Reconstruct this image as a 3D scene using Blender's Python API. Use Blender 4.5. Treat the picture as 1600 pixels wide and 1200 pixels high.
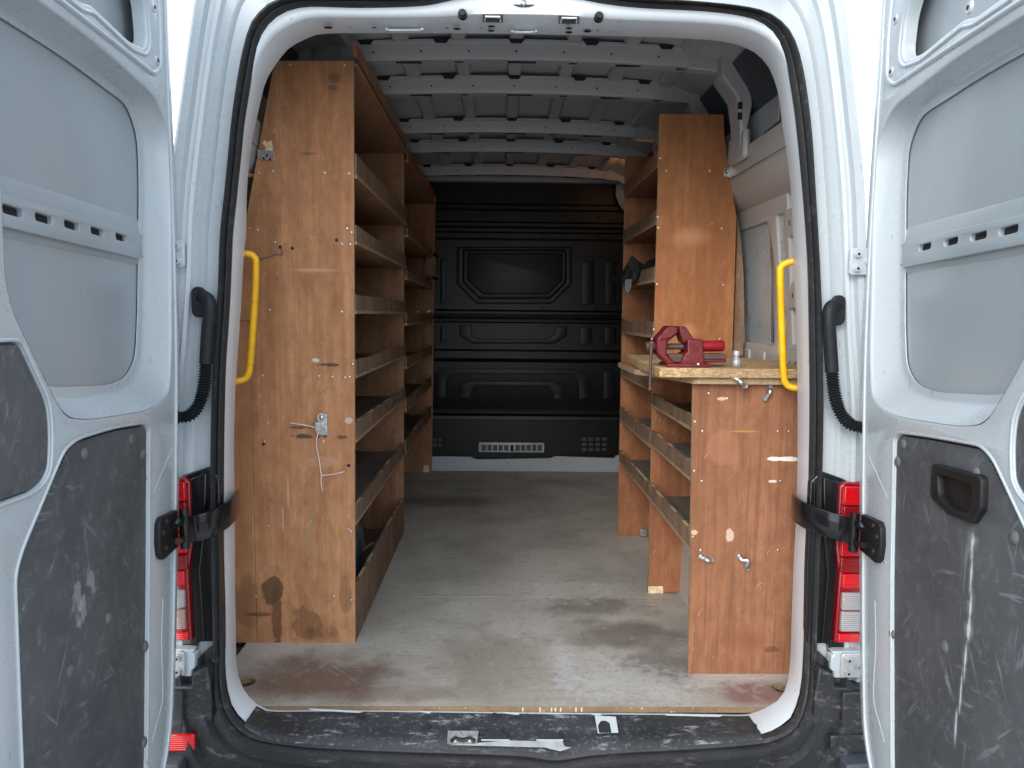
import bpy, bmesh, math, random
from mathutils import Vector, Matrix
from mathutils.geometry import tessellate_polygon
random.seed(7)
sc = bpy.context.scene
for o in list(bpy.data.objects): bpy.data.objects.remove(o)

# ---------------------------------------------------------------- camera
F = 1155.0
CAM = Vector((-0.045, 0.0, 1.08))
def _basis():
    Y = Vector(((783-800)/F, -(491-600)/F, 1.0)).normalized()
    X = Vector((math.cos(.010), -math.sin(.010), 0.0)); X = (X - Y*X.dot(Y)).normalized()
    Z = X.cross(Y)
    if Z[1] < 0: Z = -Z
    return X, Y, Z
XC, YC, ZC = _basis()
cd = bpy.data.cameras.new('camera'); cam = bpy.data.objects.new('camera', cd); sc.collection.objects.link(cam)
right = Vector((XC[0], YC[0], ZC[0])); up = Vector((XC[1], YC[1], ZC[1])); back = -Vector((XC[2], YC[2], ZC[2]))
mw = Matrix((right, up, back)).transposed().to_4x4(); mw.translation = CAM
cam.matrix_world = mw
cd.sensor_width = 36.0; cd.lens = F/1600*36; cd.clip_start = .05; cd.clip_end = 500
sc.camera = cam

# ---------------------------------------------------------------- world, sun, exposure
SUN_EL, SUN_AZ = math.radians(27), math.radians(205)      # behind the camera, a little to the left
w = bpy.data.worlds.new('World'); sc.world = w; w.use_nodes = True
nt = w.node_tree; nt.nodes.clear()
out = nt.nodes.new('ShaderNodeOutputWorld'); bg = nt.nodes.new('ShaderNodeBackground')
sky = nt.nodes.new('ShaderNodeTexSky'); sky.sky_type = 'NISHITA'; sky.sun_disc = False
sky.sun_elevation = SUN_EL; sky.sun_rotation = SUN_AZ; sky.dust_density = 3.0; sky.air_density = 1.0
hs = nt.nodes.new('ShaderNodeHueSaturation'); hs.inputs['Saturation'].default_value = .42
mixc = nt.nodes.new('ShaderNodeMix'); mixc.data_type = 'RGBA'; mixc.inputs[0].default_value = .60
mixc.inputs[7].default_value = (7.0, 8.0, 9.0, 1)           # even bright cloud cover
nt.links.new(sky.outputs[0], hs.inputs['Color']); nt.links.new(hs.outputs[0], mixc.inputs[6])
nt.links.new(mixc.outputs[2], bg.inputs['Color']); bg.inputs['Strength'].default_value = .125
nt.links.new(bg.outputs[0], out.inputs[0])
sd = bpy.data.lights.new('sun', 'SUN'); sd.energy = .5; sd.angle = math.radians(24); sd.color = (1, .96, .9)
so = bpy.data.objects.new('sun', sd); sc.collection.objects.link(so)
dirv = Vector((-math.cos(SUN_EL)*.42, -math.cos(SUN_EL)*.90, math.sin(SUN_EL)))
so.rotation_euler = dirv.to_track_quat('Z', 'Y').to_euler()
sky.sun_rotation = math.atan2(dirv.x, dirv.y)
sc.view_settings.view_transform = 'Standard'; sc.view_settings.look = 'None'
sc.view_settings.exposure = 1.47; sc.view_settings.gamma = 1
sc.render.engine = 'CYCLES'
sc.cycles.max_bounces = 10; sc.cycles.diffuse_bounces = 6

# ---------------------------------------------------------------- pixel of the photograph -> point on a plane of the place
def ray(px, py):
    d = Vector(((px-800)/F, -(py-600)/F, 1.0))
    return Vector((d.dot(XC), d.dot(YC), d.dot(ZC)))
def PY(px, py, Y): d = ray(px, py); return CAM + d*((Y-CAM.y)/d.y)
def PX(px, py, X): d = ray(px, py); return CAM + d*((X-CAM.x)/d.x)
def PZ(px, py, Z): d = ray(px, py); return CAM + d*((Z-CAM.z)/d.z)

# ---------------------------------------------------------------- materials
class NT:
    def __init__(s, name, rough=.5, metal=0, coat=0, spec=.5):
        s.m = bpy.data.materials.new(name); s.m.use_nodes = True; s.t = s.m.node_tree; s.n = s.t.nodes
        s.b = s.n['Principled BSDF']; s.b.inputs['Roughness'].default_value = rough
        s.b.inputs['Metallic'].default_value = metal; s.b.inputs['Coat Weight'].default_value = coat
        s.b.inputs['Specular IOR Level'].default_value = spec
        s.geo = s.n.new('ShaderNodeNewGeometry'); s.pos = s.geo.outputs['Position']
    def L(s, a, b): s.t.links.new(a, b)
    def mapv(s, sc_=(1,1,1), loc=(0,0,0), rot=(0,0,0)):
        n = s.n.new('ShaderNodeMapping'); n.vector_type = 'TEXTURE'; n.inputs['Scale'].default_value = tuple(1/v for v in sc_); n.inputs['Location'].default_value = loc
        n.inputs['Rotation'].default_value = rot; s.L(s.pos, n.inputs[0]); return n.outputs[0]
    def noise(s, scale, detail=3, vec=None, rough=.55, dist=0):
        n = s.n.new('ShaderNodeTexNoise'); n.inputs['Scale'].default_value = scale; n.inputs['Detail'].default_value = detail
        n.inputs['Roughness'].default_value = rough; n.inputs['Distortion'].default_value = dist
        s.L(vec if vec is not None else s.pos, n.inputs['Vector']); return n.outputs['Fac']
    def math(s, op, a, b=0.0, clamp=False):
        n = s.n.new('ShaderNodeMath'); n.operation = op; n.use_clamp = clamp
        for i, v in ((0, a), (1, b)):
            if isinstance(v, (int, float)): n.inputs[i].default_value = v
            else: s.L(v, n.inputs[i])
        return n.outputs[0]
    def ramp(s, fac, a, b, lo=0.0, hi=1.0, smooth=True):
        n = s.n.new('ShaderNodeMapRange'); n.interpolation_type = 'SMOOTHSTEP' if smooth else 'LINEAR'
        n.inputs[1].default_value = a; n.inputs[2].default_value = b; n.inputs[3].default_value = lo; n.inputs[4].default_value = hi
        s.L(fac, n.inputs[0]); return n.outputs[0]
    def mix(s, fac, a, b, mode='MIX'):
        n = s.n.new('ShaderNodeMix'); n.data_type = 'RGBA'; n.blend_type = mode; n.clamp_factor = True
        if isinstance(fac, (int, float)): n.inputs[0].default_value = fac
        else: s.L(fac, n.inputs[0])
        for i, v in ((6, a), (7, b)):
            if isinstance(v, tuple): n.inputs[i].default_value = (*v[:3], 1)
            else: s.L(v, n.inputs[i])
        return n.outputs[2]
    def bump(s, h, strength=.2, dist=.001):
        n = s.n.new('ShaderNodeBump'); n.inputs['Strength'].default_value = strength; n.inputs['Distance'].default_value = dist
        s.L(h, n.inputs['Height']); s.L(n.outputs[0], s.b.inputs['Normal'])
    def blob(s, c, r, amp=.5, nscale=12, edge=.22, detail=6):
        v1 = s.n.new('ShaderNodeVectorMath'); v1.operation = 'SUBTRACT'; s.L(s.pos, v1.inputs[0]); v1.inputs[1].default_value = c
        v2 = s.n.new('ShaderNodeVectorMath'); v2.operation = 'DIVIDE'; s.L(v1.outputs[0], v2.inputs[0]); v2.inputs[1].default_value = r
        v3 = s.n.new('ShaderNodeVectorMath'); v3.operation = 'LENGTH'; s.L(v2.outputs[0], v3.inputs[0])
        n = s.math('MULTIPLY', s.math('SUBTRACT', s.noise(nscale, detail), .5), amp*2)
        return s.ramp(s.math('ADD', v3.outputs['Value'], n), 1.0, 1.0-edge)
    def col(s, c):
        if isinstance(c, tuple): s.b.inputs['Base Color'].default_value = (*c, 1)
        else: s.L(c, s.b.inputs['Base Color'])
        return s.m

def plain(name, c, rough=.5, metal=0, coat=0, var=.12, scale=25, bump=.1, spec=.5):
    k = NT(name, rough, metal, coat, spec)
    n = k.noise(scale, 4)
    col = k.mix(k.ramp(n, .3, .7), tuple(v*(1-var) for v in c), tuple(min(1, v*(1+var)) for v in c))
    k.bump(k.noise(scale*8, 3), bump, .0005)
    return k.col(col)

def paint(name, c, rough=.3, coat=.4, dirt=.5, marks=True):
    k = NT(name, rough, 0, coat); k.b.inputs['Coat Roughness'].default_value = .12
    base = k.mix(k.ramp(k.noise(2.2, 4), .3, .7), tuple(v*.95 for v in c), c)
    if marks:
        sm = k.math('MULTIPLY', k.ramp(k.noise(60, 3, k.mapv((1, 1, .35))), .68, .72), k.ramp(k.noise(4, 2), .5, .62))
        base = k.mix(k.math('MULTIPLY', sm, dirt), base, (.16, .16, .17))
        gr = k.ramp(k.noise(14, 8, k.mapv((1, 1, .3)), rough=.75), .5, .85, 0, .22*dirt)
        base = k.mix(gr, base, (.38, .36, .33))
    k.L(k.ramp(k.noise(7, 7, rough=.7), .25, .75, rough-.03, rough+.08), k.b.inputs['Roughness'])
    k.bump(k.noise(2.5, 2), .04, .01)
    return k.col(base)

def wood(name, light, dark, axis='Z', fine=.5, blobs=(), rough=.74, pores=.5, wear=.25, cloud=2.0, stripe=0.0, edgey=False):
    k = NT(name, rough, spec=.2)
    lo = .03
    s1 = {'Z': (1, 1, lo), 'Y': (1, lo, 1), 'X': (lo, 1, 1)}[axis]
    s2 = {'Z': (1, 1, .28), 'Y': (1, .28, 1), 'X': (.28, 1, 1)}[axis]
    c = k.mix(k.ramp(k.noise(cloud*3, 5, k.mapv(s2), dist=.8), .28, .72), dark, light)
    st = k.noise(150, 3, k.mapv(s1))
    c = k.mix(k.ramp(st, .35, .75, 0, fine*.7), c, tuple(v*.75 for v in dark))
    st2 = k.noise(38, 3, k.mapv(s1), dist=.4)
    c = k.mix(k.ramp(st2, .42, .75, 0, .45), c, tuple(min(1, v*1.22) for v in light))
    st3 = k.noise(11, 4, k.mapv(s1, (5, 5, 5)), dist=.6)
    c = k.mix(k.ramp(st3, .50, .70, 0, .35), c, tuple(v*.8 for v in dark))
    mo = k.noise(34, 5, k.mapv({'Z': (1, 1, .4), 'Y': (1, .4, 1), 'X': (.4, 1, 1)}[axis]), rough=.7)
    c = k.mix(k.ramp(mo, .35, .70, 0, .6), c, tuple(v*.72 for v in dark))
    c = k.mix(k.ramp(k.noise(4.5, 5, rough=.65), .52, .68, 0, .35), c, (dark[0]*.62, dark[1]*.6, dark[2]*.6))
    if stripe:
        c = k.mix(k.ramp(k.noise(70, 2, k.mapv(s1, (3, 1, 2))), .5, .62, 0, stripe), c, tuple(v*.5 for v in dark))
    po = k.noise(420, 2, k.mapv(tuple(v if v == 1 else .12 for v in s1)))
    c = k.mix(k.ramp(po, .66, .74, 0, pores), c, tuple(v*.35 for v in dark))
    # rubs and dirt with their own shapes
    c = k.mix(k.math('MULTIPLY', k.ramp(k.noise(26, 7, rough=.75), .53, .70), min(1, wear*1.3)), c, (.10, .075, .06))
    sc_ = k.math('MULTIPLY', k.ramp(k.noise(120, 3, k.mapv((1, 1, .18), rot=(.0, .55, 0))), .66, .70), k.ramp(k.noise(6, 2), .54, .66))
    c = k.mix(k.math('MULTIPLY', sc_, .45), c, (.62, .50, .40))
    for b in blobs:
        cc, rr, colr, stg = b[:4]; amp = b[4] if len(b) > 4 else .5; ns = b[5] if len(b) > 5 else 12
        c = k.mix(k.math('MULTIPLY', k.blob(cc, rr, amp, ns, b[6] if len(b) > 6 else (.22 if rr[0] < .06 and rr[2] < .14 else .85)), stg), c, colr)
    k.bump(k.math('ADD', st, k.math('MULTIPLY', po, .6)), .35, .0006)
    k.L(k.ramp(k.noise(14, 3), .3, .7, rough-.08, rough+.1), k.b.inputs['Roughness'])
    return k.col(c)

def plyedge(name, pale=(.50, .37, .22), dark=(.20, .13, .08), axis=2, period=.0032):
    k = NT(name, .75, spec=.2)
    sep = k.n.new('ShaderNodeSeparateXYZ'); k.L(k.pos, sep.inputs[0])
    wv = k.math('SINE', k.math('MULTIPLY', k.math('ADD', sep.outputs[axis], k.math('MULTIPLY', k.noise(20, 2), .001)), 6.283/period))
    c = k.mix(k.ramp(wv, -.2, .6), dark, pale)
    c = k.mix(k.ramp(k.noise(45, 5), .5, .68, 0, .75), c, (.16, .115, .08))
    c = k.mix(k.ramp(k.noise(110, 2), .68, .72, 0, .7), c, (.70, .62, .48))
    k.bump(k.noise(160, 3), .5, .001)
    return k.col(c)

def liner(name):
    k = NT(name, .55, spec=.3)
    c = k.mix(k.ramp(k.noise(5, 4), .3, .7), (.066, .071, .079), (.090, .095, .103))
    for rot, sc1, th, a in (((.5, 0, 0), 12, .60, .5), ((-.9, 0, 0), 15, .61, .45), ((1.3, 0, 0), 19, .62, .4)):
        v = k.mapv((1, 1.0, .3), rot=rot)
        s = k.math('MULTIPLY', k.ramp(k.noise(sc1, 8, v, rough=.78), th, th+.09), k.ramp(k.noise(4.3, 2, k.mapv((1, 1, 1), (a*9, 2, a))), .47, .62))
        c = k.mix(k.math('MULTIPLY', s, a), c, (.36, .39, .41))
    for rot, sc1 in (((.75, 0, 0), 60), ((-.6, 0, 0), 75), ((.1, 0, 0), 90), ((1.35, 0, 0), 70)):
        v = k.mapv((1, 1.0, .05), rot=rot)
        s = k.math('MULTIPLY', k.ramp(k.noise(sc1, 2, v), .64, .68), k.ramp(k.noise(6, 2, k.mapv(loc=(sc1, 0, 3))), .48, .62))
        c = k.mix(k.math('MULTIPLY', s, .24), c, (.36, .38, .40))
    dust = k.ramp(k.noise(30, 7, rough=.8), .50, .74, 0, .3)
    c = k.mix(dust, c, (.30, .31, .31))
    for px, py, rz, ry in ((1516, 850, .022, .012), (1514, 900, .035, .006), (1513, 950, .035, .008), (1510, 985, .025, .012), (1505, 1030, .04, .006), (1498, 1080, .04, .005), (1490, 1135, .035, .006)):
        for w_, st in ((.65, .85), (1.8, .22)):
            q = DRP(px, py)
            c = k.mix(k.math('MULTIPLY', k.blob(tuple(q), (.05, ry*w_, rz*1.3), .7, 40, .8), st), c, (.60, .63, .66))
    for px, py, rz, ry in ((124, 925, .05, .012), (148, 905, .03, .015), (134, 950, .02, .010)):
        q = DLP(px, py); c = k.mix(k.math('MULTIPLY', k.blob(tuple(q), (.05, ry*1.5, rz), 1.8, 40, .6), .35), c, (.42, .46, .48))
    k.bump(k.noise(300, 2), .15, .0004)
    k.L(k.ramp(k.noise(20, 3), .3, .7, .45, .65), k.b.inputs['Roughness'])
    return k.col(c)
def _dp(s, hx, sl, px, py):
    d = ray(px, py); a = Vector((s*sl, 1, 0)).normalized(); n = Vector((a.y, -a.x, 0)); P0 = Vector((hx, 1.88, 0))
    return CAM + d*((P0-CAM).dot(n)/d.dot(n))
def DRP(px, py): return _dp(1, .8817, .11, px, py)
def DLP(px, py): return _dp(-1, -.8588, .094, px, py)

def scuffed(name, base, mark, rough=.5, amount=.5, seed=0, dust=.3, fs=1.0):
    k = NT(name, rough, spec=.4)
    c = k.mix(k.ramp(k.noise(6, 4, k.mapv(loc=(seed, 0, 0))), .3, .7), tuple(v*.75 for v in base), tuple(v*1.2 for v in base))
    s = k.math('MULTIPLY', k.ramp(k.noise(48*fs, 6, k.mapv((.35 if fs == 1 else .8, 1, 1), (seed, 3, 0)), rough=.75), .54, .64), k.ramp(k.noise(7*fs, 2), .38, .55))
    c = k.mix(k.math('MULTIPLY', s, amount), c, mark)
    c = k.mix(k.ramp(k.noise(90*fs, 6, rough=.8), .52, .70, 0, dust), c, tuple(v*.8 for v in mark))
    k.bump(k.noise(140, 4), .3, .0007)
    return k.col(c)

def floor_mat():
    # ply sheet, weathered
    k = NT('worn_floor_plywood', .6, spec=.32)
    c = k.mix(k.ramp(k.noise(2.6, 6, dist=.5), .3, .7), (.35, .325, .285), (.49, .46, .415))
    c = k.mix(k.ramp(k.noise(60, 3, k.mapv((.15, 1, 1))), .45, .75, 0, .14), c, (.13, .105, .085))
    for cc, rr, colr, stg, amp, ns in (
        ((-.58, 2.12, 0), (.34, .20, 1), (.135, .066, .042), .80, .55, 8),
        ((-.35, 2.02, 0), (.32, .07, 1), (.17, .10, .075), .5, .8, 10),
        ((-.10, 2.22, 0), (.22, .26, 1), (.24, .21, .165), .4, .8, 7),
        ((.72, 2.03, 0), (.20, .10, 1), (.20, .085, .070), .8, .5, 10),
        ((.36, 2.42, 0), (.28, .16, 1), (.11, .085, .065), .65, .8, 8),
        ((.30, 2.66, 0), (.30, .14, 1), (.12, .095, .075), .6, .8, 8),
        ((.46, 2.20, 0), (.17, .16, 1), (.10, .075, .058), .6, .7, 9),
        ((-.35, 4.2, 0), (.5, .18, 1), (.12, .095, .075), .6, .6, 5),
        ((-.4, 4.7, 0), (.4, .12, 1), (.14, .115, .09), .4, .6, 5),
        ((-.3, 5.05, 0), (.4, .08, 1), (.05, .035, .03), .7, .5, 6),
        ((.22, 2.82, 0), (.26, .16, 1), (.60, .59, .57), .42, 1.3, 30),
        ((.08, 2.5, 0), (.20, .22, 1), (.55, .53, .51), .25, 1.3, 30),
        ((.34, 2.08, 0), (.24, .17, 1), (.60, .60, .61), .40, 1.3, 34),
        ((.62, 2.12, 0), (.16, .10, 1), (.52, .48, .47), .45, 1.3, 36),
        ((.16, 2.17, 0), (.05, .20, 1), (.62, .64, .70), .35, 1.3, 40)):
        c = k.mix(k.math('MULTIPLY', k.blob(cc, rr, amp, ns, .7, 6), stg), c, colr)
    for rot, a in (((0, 0, .8), .35), ((0, 0, -.5), .3), ((0, 0, .15), .25)):
        s = k.math('MULTIPLY', k.ramp(k.noise(42, 5, k.mapv((1, .12, 1), rot=rot), rough=.7), .58, .66), k.ramp(k.noise(3.4, 2, k.mapv(loc=(a*20, 0, 0))), .46, .62))
        c = k.mix(k.math('MULTIPLY', s, a), c, (.46, .43, .40))
    c = k.mix(k.math('MULTIPLY', k.ramp(k.noise(55, 6, rough=.85), .53, .66), .5), c, (.09, .07, .055))
    c = k.mix(k.math('MULTIPLY', k.ramp(k.noise(9, 8, rough=.8), .50, .70), .38), c, (.13, .11, .09))
    c = k.mix(k.math('MULTIPLY', k.ramp(k.noise(12, 8, k.mapv(loc=(7, 3, 0)), rough=.8), .54, .72), .4), c, (.60, .58, .55))
    c = k.mix(k.math('MULTIPLY', k.ramp(k.noise(160, 2), .70, .74), .6), c, (.66, .64, .6))
    k.L(k.ramp(k.noise(5, 4), .3, .7, .38, .68), k.b.inputs['Roughness'])
    k.bump(k.noise(80, 5, k.mapv((.15, 1, 1))), .3, .001)
    return k.col(c)

BR = (.11, .055, .03)
pY = lambda x, y, Y=2.345: tuple(PY(x, y, Y))
M = {}
M['white'] = paint('white_van_paint', (.43, .48, .515), .26, .5, .6)
M['white_int'] = paint('white_inner_paint', (.43, .47, .505), .33, .35, .8)
M['jamb'] = paint('white_jamb_paint', (.68, .73, .78), .38, .3, .8)
M['door_skin'] = paint('grey_door_skin_paint', (.31, .355, .385), .3, .35, .5)
M['grey_int'] = paint('grey_interior_paint', (.42, .40, .385), .42, .15, .5)
M['roof_grey'] = paint('grey_roof_paint', (.40, .40, .41), .42, .15, .5)
M['cavity'] = plain('dark_metal_cavity_shade', (.045, .055, .07), .5)  # dark metal parts, and painted shade behind wall slots and above the rail
M['seal'] = scuffed('black_rubber', (.022, .022, .024), (.14, .14, .14), .62, .3)
M['sill'] = scuffed('scuffed_black_sill_plastic', (.030, .033, .038), (.27, .29, .31), .5, .8, 3, .6)
M['bumper'] = scuffed('black_bumper_plastic', (.020, .022, .026), (.20, .18, .15), .45, .45, 8, .25)
M['black'] = plain('black_plastic', (.012, .012, .013), .5, var=.2, spec=.3)
M['gloss_black'] = plain('gloss_black_housing', (.008, .008, .009), .14, var=.1, bump=.02)
M['bulk'] = scuffed('black_bulkhead_paint', (.0032, .0033, .0036), (.035, .035, .035), .40, .25, 5, .06)
M['bulk'].node_tree.nodes['Principled BSDF'].inputs['Specular IOR Level'].default_value = .3
M['rubber_hose'] = plain('rubber_hose', (.011, .013, .016), .55, spec=.3)
M['yellow'] = scuffed('yellow_handle_paint', (.78, .40, .002), (.25, .15, .02), .35, .35, 2, .05)
M['red'] = scuffed('chipped_red_paint', (.125, .006, .010), (.11, .06, .05), .42, 1.0, 4, .6, 2.6)
M['red2'] = plain('bright_red_paint', (.24, .006, .013), .3, var=.15, bump=.1)
M['rust'] = scuffed('rusty_steel', (.10, .06, .05), (.22, .15, .12), .5, .6, 6, .3, 2.5)
M['rust'].node_tree.nodes['Principled BSDF'].inputs['Metallic'].default_value = .4
M['zinc'] = plain('galvanised_steel', (.55, .56, .56), .3, .85, var=.25, scale=120, bump=.3)
M['alu'] = plain('cast_grey_metal', (.40, .42, .43), .4, .3, var=.15)
M['liner'] = liner('charcoal_liner_board')
M['liner_edge'] = plain('liner_edge', (.10, .10, .10), .7)
M['hole'] = plain('hole_shadow_paint', (.012, .012, .014), .8, bump=0)
M['string'] = plain('pale_pink_string', (.75, .62, .60), .8)
M['pstring'] = plain('purple_string', (.16, .09, .17), .8)
M['cloth'] = plain('black_cloth', (.012, .012, .014), .85, var=.3)
M['tape'] = plain('pale_print_marks', (.5, .5, .5), .8)
M['cream'] = plain('cream_plaster_splinter', (.66, .50, .32), .8, var=.3, scale=80, bump=.6)
M['chip'] = None
stainL = [
 (pY(425, 925), (.035, .05, .05), BR, .85, .9, 22), (pY(432, 965), (.018, .05, .13), BR, .8, .8, 20),
 (pY(480, 975), (.055, .05, .07), BR, .5, 1.3, 20), (pY(500, 992), (.07, .05, .035), (.09, .05, .03), .6, 1.3, 18),
 (pY(390, 950), (.05, .05, .11), (.16, .075, .04), .45, .9, 9), (pY(405, 960), (.05, .05, .008), (.05, .035, .03), .6, .5, 20),
 (pY(540, 930), (.022, .05, .07), (.20, .10, .055), .5, .6, 10),
 (pY(516, 570), (.036, .05, .006), (.05, .045, .04), .85, 1.3, 60), (pY(480, 682), (.05, .05, .007), (.045, .045, .04), .85, 1.5, 60),
 (pY(470, 668), (.045, .05, .005), (.06, .05, .045), .7, 1.5, 60), (pY(535, 683), (.02, .05, .006), (.05, .045, .04), .7, 1.5, 60),
 (pY(522, 122), (.022, .05, .020), (.13, .085, .065), .6, .4, 16), (pY(520, 137), (.018, .05, .010), (.11, .075, .06), .6, .4, 16),
 (pY(490, 422), (.11, .05, .010), (.60, .36, .24), .55, .3, 6), (pY(500, 722), (.05, .05, .02), (.50, .27, .18), .5, .5, 10),
 (pY(450, 770), (.004, .05, .06), (.52, .40, .30), .6, .5, 12), (pY(442, 810), (.004, .05, .05), (.55, .42, .32), .5, .6, 12),
 (pY(545, 657), (.014, .05, .012), (.6, .48, .4), .7, .6, 25), (pY(493, 563), (.012, .05, .006), (.65, .58, .5), .8, .9, 50),
 (pY(485, 840), (.018, .05, .10), (.30, .24, .10), .35, .6, 9), (pY(460, 300), (.02, .05, .05), (.30, .17, .09), .4, .5, 6),
 (pY(480, 240), (.03, .05, .006), (.12, .08, .06), .5, .7, 25)]
M['plyL'] = wood('tan_plywood', (.54, .272, .137), (.37, .165, .078), 'Z', .45, stainL, cloud=1.6)
stainB = [
 (pY(1225, 717, 2.141), (.045, .05, .008), (.75, .70, .66), .9, .7, 30), (pY(1207, 752, 2.141), (.012, .05, .004), (.7, .65, .6), .8, .9, 30),
 (pY(1128, 623, 2.141), (.014, .05, .006), (.60, .40, .24), .9, .5, 40), (pY(1160, 674, 2.141), (.05, .05, .003), (.45, .26, .06), .6, .4, 20),
 (pY(1140, 837, 2.141), (.014, .05, .018), (.75, .6, .52), .55, 1., 40), (pY(1085, 832, 2.141), (.010, .05, .008), (.72, .42, .26), .9, .5, 30),
 (pY(1170, 1000, 2.141), (.10, .05, .05), (.22, .07, .035), .5, .6, 9), (pY(1205, 1015, 2.141), (.03, .05, .012), (.10, .04, .03), .6, .7, 22),
 (pY(1133, 870, 2.141), (.02, .05, .012), (.20, .10, .06), .5, .5, 20), (pY(1130, 700, 2.141), (.05, .05, .06), (.36, .17, .095), .4, .5, 8)]
M['plyB'] = wood('reddish_plywood', (.35, .165, .090), (.25, .107, .055), 'Z', .6, stainB, cloud=1.3, stripe=.3)
stainT_raw = [(pY(1105, 450, 2.80), (.035, .05, .16), (.27, .115, .05), .6, .35, 5), (pY(1080, 370, 2.8), (.10, .05, .05), (.60, .31, .16), .5, .5, 5),
 (pY(1028, 450, 2.8), (.018, .05, .16), (.34, .11, .05), .7, .4, 8), (pY(1075, 520, 2.8), (.05, .05, .05), (.58, .30, .15), .5, .5, 7)]
stainT = [b+(.9,) for b in stainT_raw]
M['plyT'] = wood('orange_plywood', (.42, .19, .083), (.31, .125, .052), 'Z', .30, stainT, cloud=1.0, pores=.3, wear=.1)
M['plyIn'] = wood('inner_plywood', (.42, .23, .13), (.30, .145, .08), 'Z', .4, (), cloud=1.2, wear=.35)
M['plyInR'] = wood('inner_reddish_plywood', (.38, .170, .085), (.27, .105, .052), 'Z', .45, (), cloud=1.0, wear=.3)
M['lip'] = wood('weathered_lip_plywood', (.31, .20, .13), (.17, .105, .070), 'Z', .5, (), wear=.5, cloud=3)
M['shelf'] = wood('dusty_shelf_plywood', (.22, .195, .17), (.13, .11, .092), 'Y', .4, (), wear=.4, cloud=2)
M['edge'] = plyedge('plywood_edge')
M['edgeV'] = plyedge('plywood_edge_upright', axis=1, period=.0035)
M['edgeD'] = plyedge('dirty_plywood_edge', (.38, .26, .15), (.10, .065, .04))
def chip():
    k = NT('chipboard', .75, spec=.2)
    n = k.n.new('ShaderNodeTexVoronoi'); n.inputs['Scale'].default_value = 240; k.L(k.mapv((.5, .5, 1)), n.inputs['Vector'])
    c = k.mix(k.ramp(n.outputs['Color'], .1, .9, smooth=False), (.27, .16, .075), (.60, .42, .22))
    c = k.mix(k.ramp(k.noise(5, 4), .4, .65, 0, .55), c, (.22, .15, .10))
    k.bump(n.outputs['Distance'], .5, .001)
    return k.col(c)
M['chip'] = chip()
M['floor'] = floor_mat()
def lens(name, c, rough=.08, emit=0):
    k = NT(name, rough, 0, .5)
    wv = k.n.new('ShaderNodeTexWave'); wv.inputs['Scale'].default_value = 55; wv.bands_direction = 'Z'; k.L(k.pos, wv.inputs[0])
    col = k.mix(k.ramp(wv.outputs['Fac'], .2, .8), tuple(v*.72 for v in c), c)
    k.bump(wv.outputs['Fac'], .5, .002)
    return k.col(col)
M['lens_red'] = lens('red_tail_lens', (.62, .003, .009))
M['lens_dark'] = lens('dark_red_tail_lens', (.24, .002, .006))
M['lens_clear'] = lens('clear_tail_lens', (.36, .35, .36))
M['lens_amber'] = lens('pinkish_tail_lens', (.34, .22, .20))
def conc():
    k = NT('pale_concrete', .85)
    c = k.mix(k.ramp(k.noise(1.5, 7), .3, .7), (.30, .29, .28), (.42, .41, .39))
    k.bump(k.noise(60, 5), .4, .003); return k.col(c)
M['ground'] = conc()

# ---------------------------------------------------------------- object helpers
COL = sc.collection
def ORG(parent):
    v = Vector((0, 0, 0)); p = parent
    while p is not None: v += p.location; p = p.parent
    return v
def thing(name, loc, label, cat, group=None):
    o = bpy.data.objects.new(name, None); COL.objects.link(o); o.location = loc; o.empty_display_size = .1
    o['label'] = label; o['category'] = cat
    if group: o['group'] = group
    return o
def obj(name, vf, mat, parent=None, smooth=None, bevel=0, label=None, kind=None, mats=None, fm=None, seg=2):
    vs, fs = vf
    org = ORG(parent)
    c = sum((Vector(v) for v in vs), Vector())/max(1, len(vs)) if parent is not None else Vector()
    me = bpy.data.meshes.new(name)
    me.from_pydata([tuple(Vector(v)-c) for v in vs], [], fs)
    bm = bmesh.new(); bm.from_mesh(me); bmesh.ops.recalc_face_normals(bm, faces=bm.faces); bm.to_mesh(me); bm.free()
    for m_ in ([M[mat]] if mats is None else [M[x] for x in mats]): me.materials.append(m_)
    if fm:
        for p in me.polygons: p.material_index = fm(p.index)
    if smooth:
        me.shade_smooth(); me.set_sharp_from_angle(angle=math.radians(smooth))
    o = bpy.data.objects.new(name, me); COL.objects.link(o)
    if parent is not None: o.parent = parent; o.location = c - org
    if bevel:
        b = o.modifiers.new('bevel', 'BEVEL'); b.width = bevel; b.segments = seg; b.limit_method = 'ANGLE'; b.angle_limit = math.radians(35)
        if not smooth: me.shade_smooth(); me.set_sharp_from_angle(angle=math.radians(40))
    if label: o['label'] = label
    if kind: o['kind'] = kind
    return o
def join(*vfs):
    V, Fc = [], []
    for v, f in vfs:
        k = len(V); V += list(v); Fc += [tuple(i+k for i in q) for q in f]
    return V, Fc
def box(a, b):
    x0, y0, z0 = a; x1, y1, z1 = b
    v = [(x0,y0,z0),(x1,y0,z0),(x1,y1,z0),(x0,y1,z0),(x0,y0,z1),(x1,y0,z1),(x1,y1,z1),(x0,y1,z1)]
    return v, [(0,3,2,1),(4,5,6,7),(0,1,5,4),(1,2,6,5),(2,3,7,6),(3,0,4,7)]
def prism(pts, vec):
    p = [Vector(q) for q in pts]; n = len(p); vec = Vector(vec)
    v = p + [q+vec for q in p]
    tri = tessellate_polygon([p])
    f = [tuple(t) for t in tri] + [tuple(i+n for i in reversed(t)) for t in tri]
    f += [(i, (i+1) % n, (i+1) % n+n, i+n) for i in range(n)]
    return v, f
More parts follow.
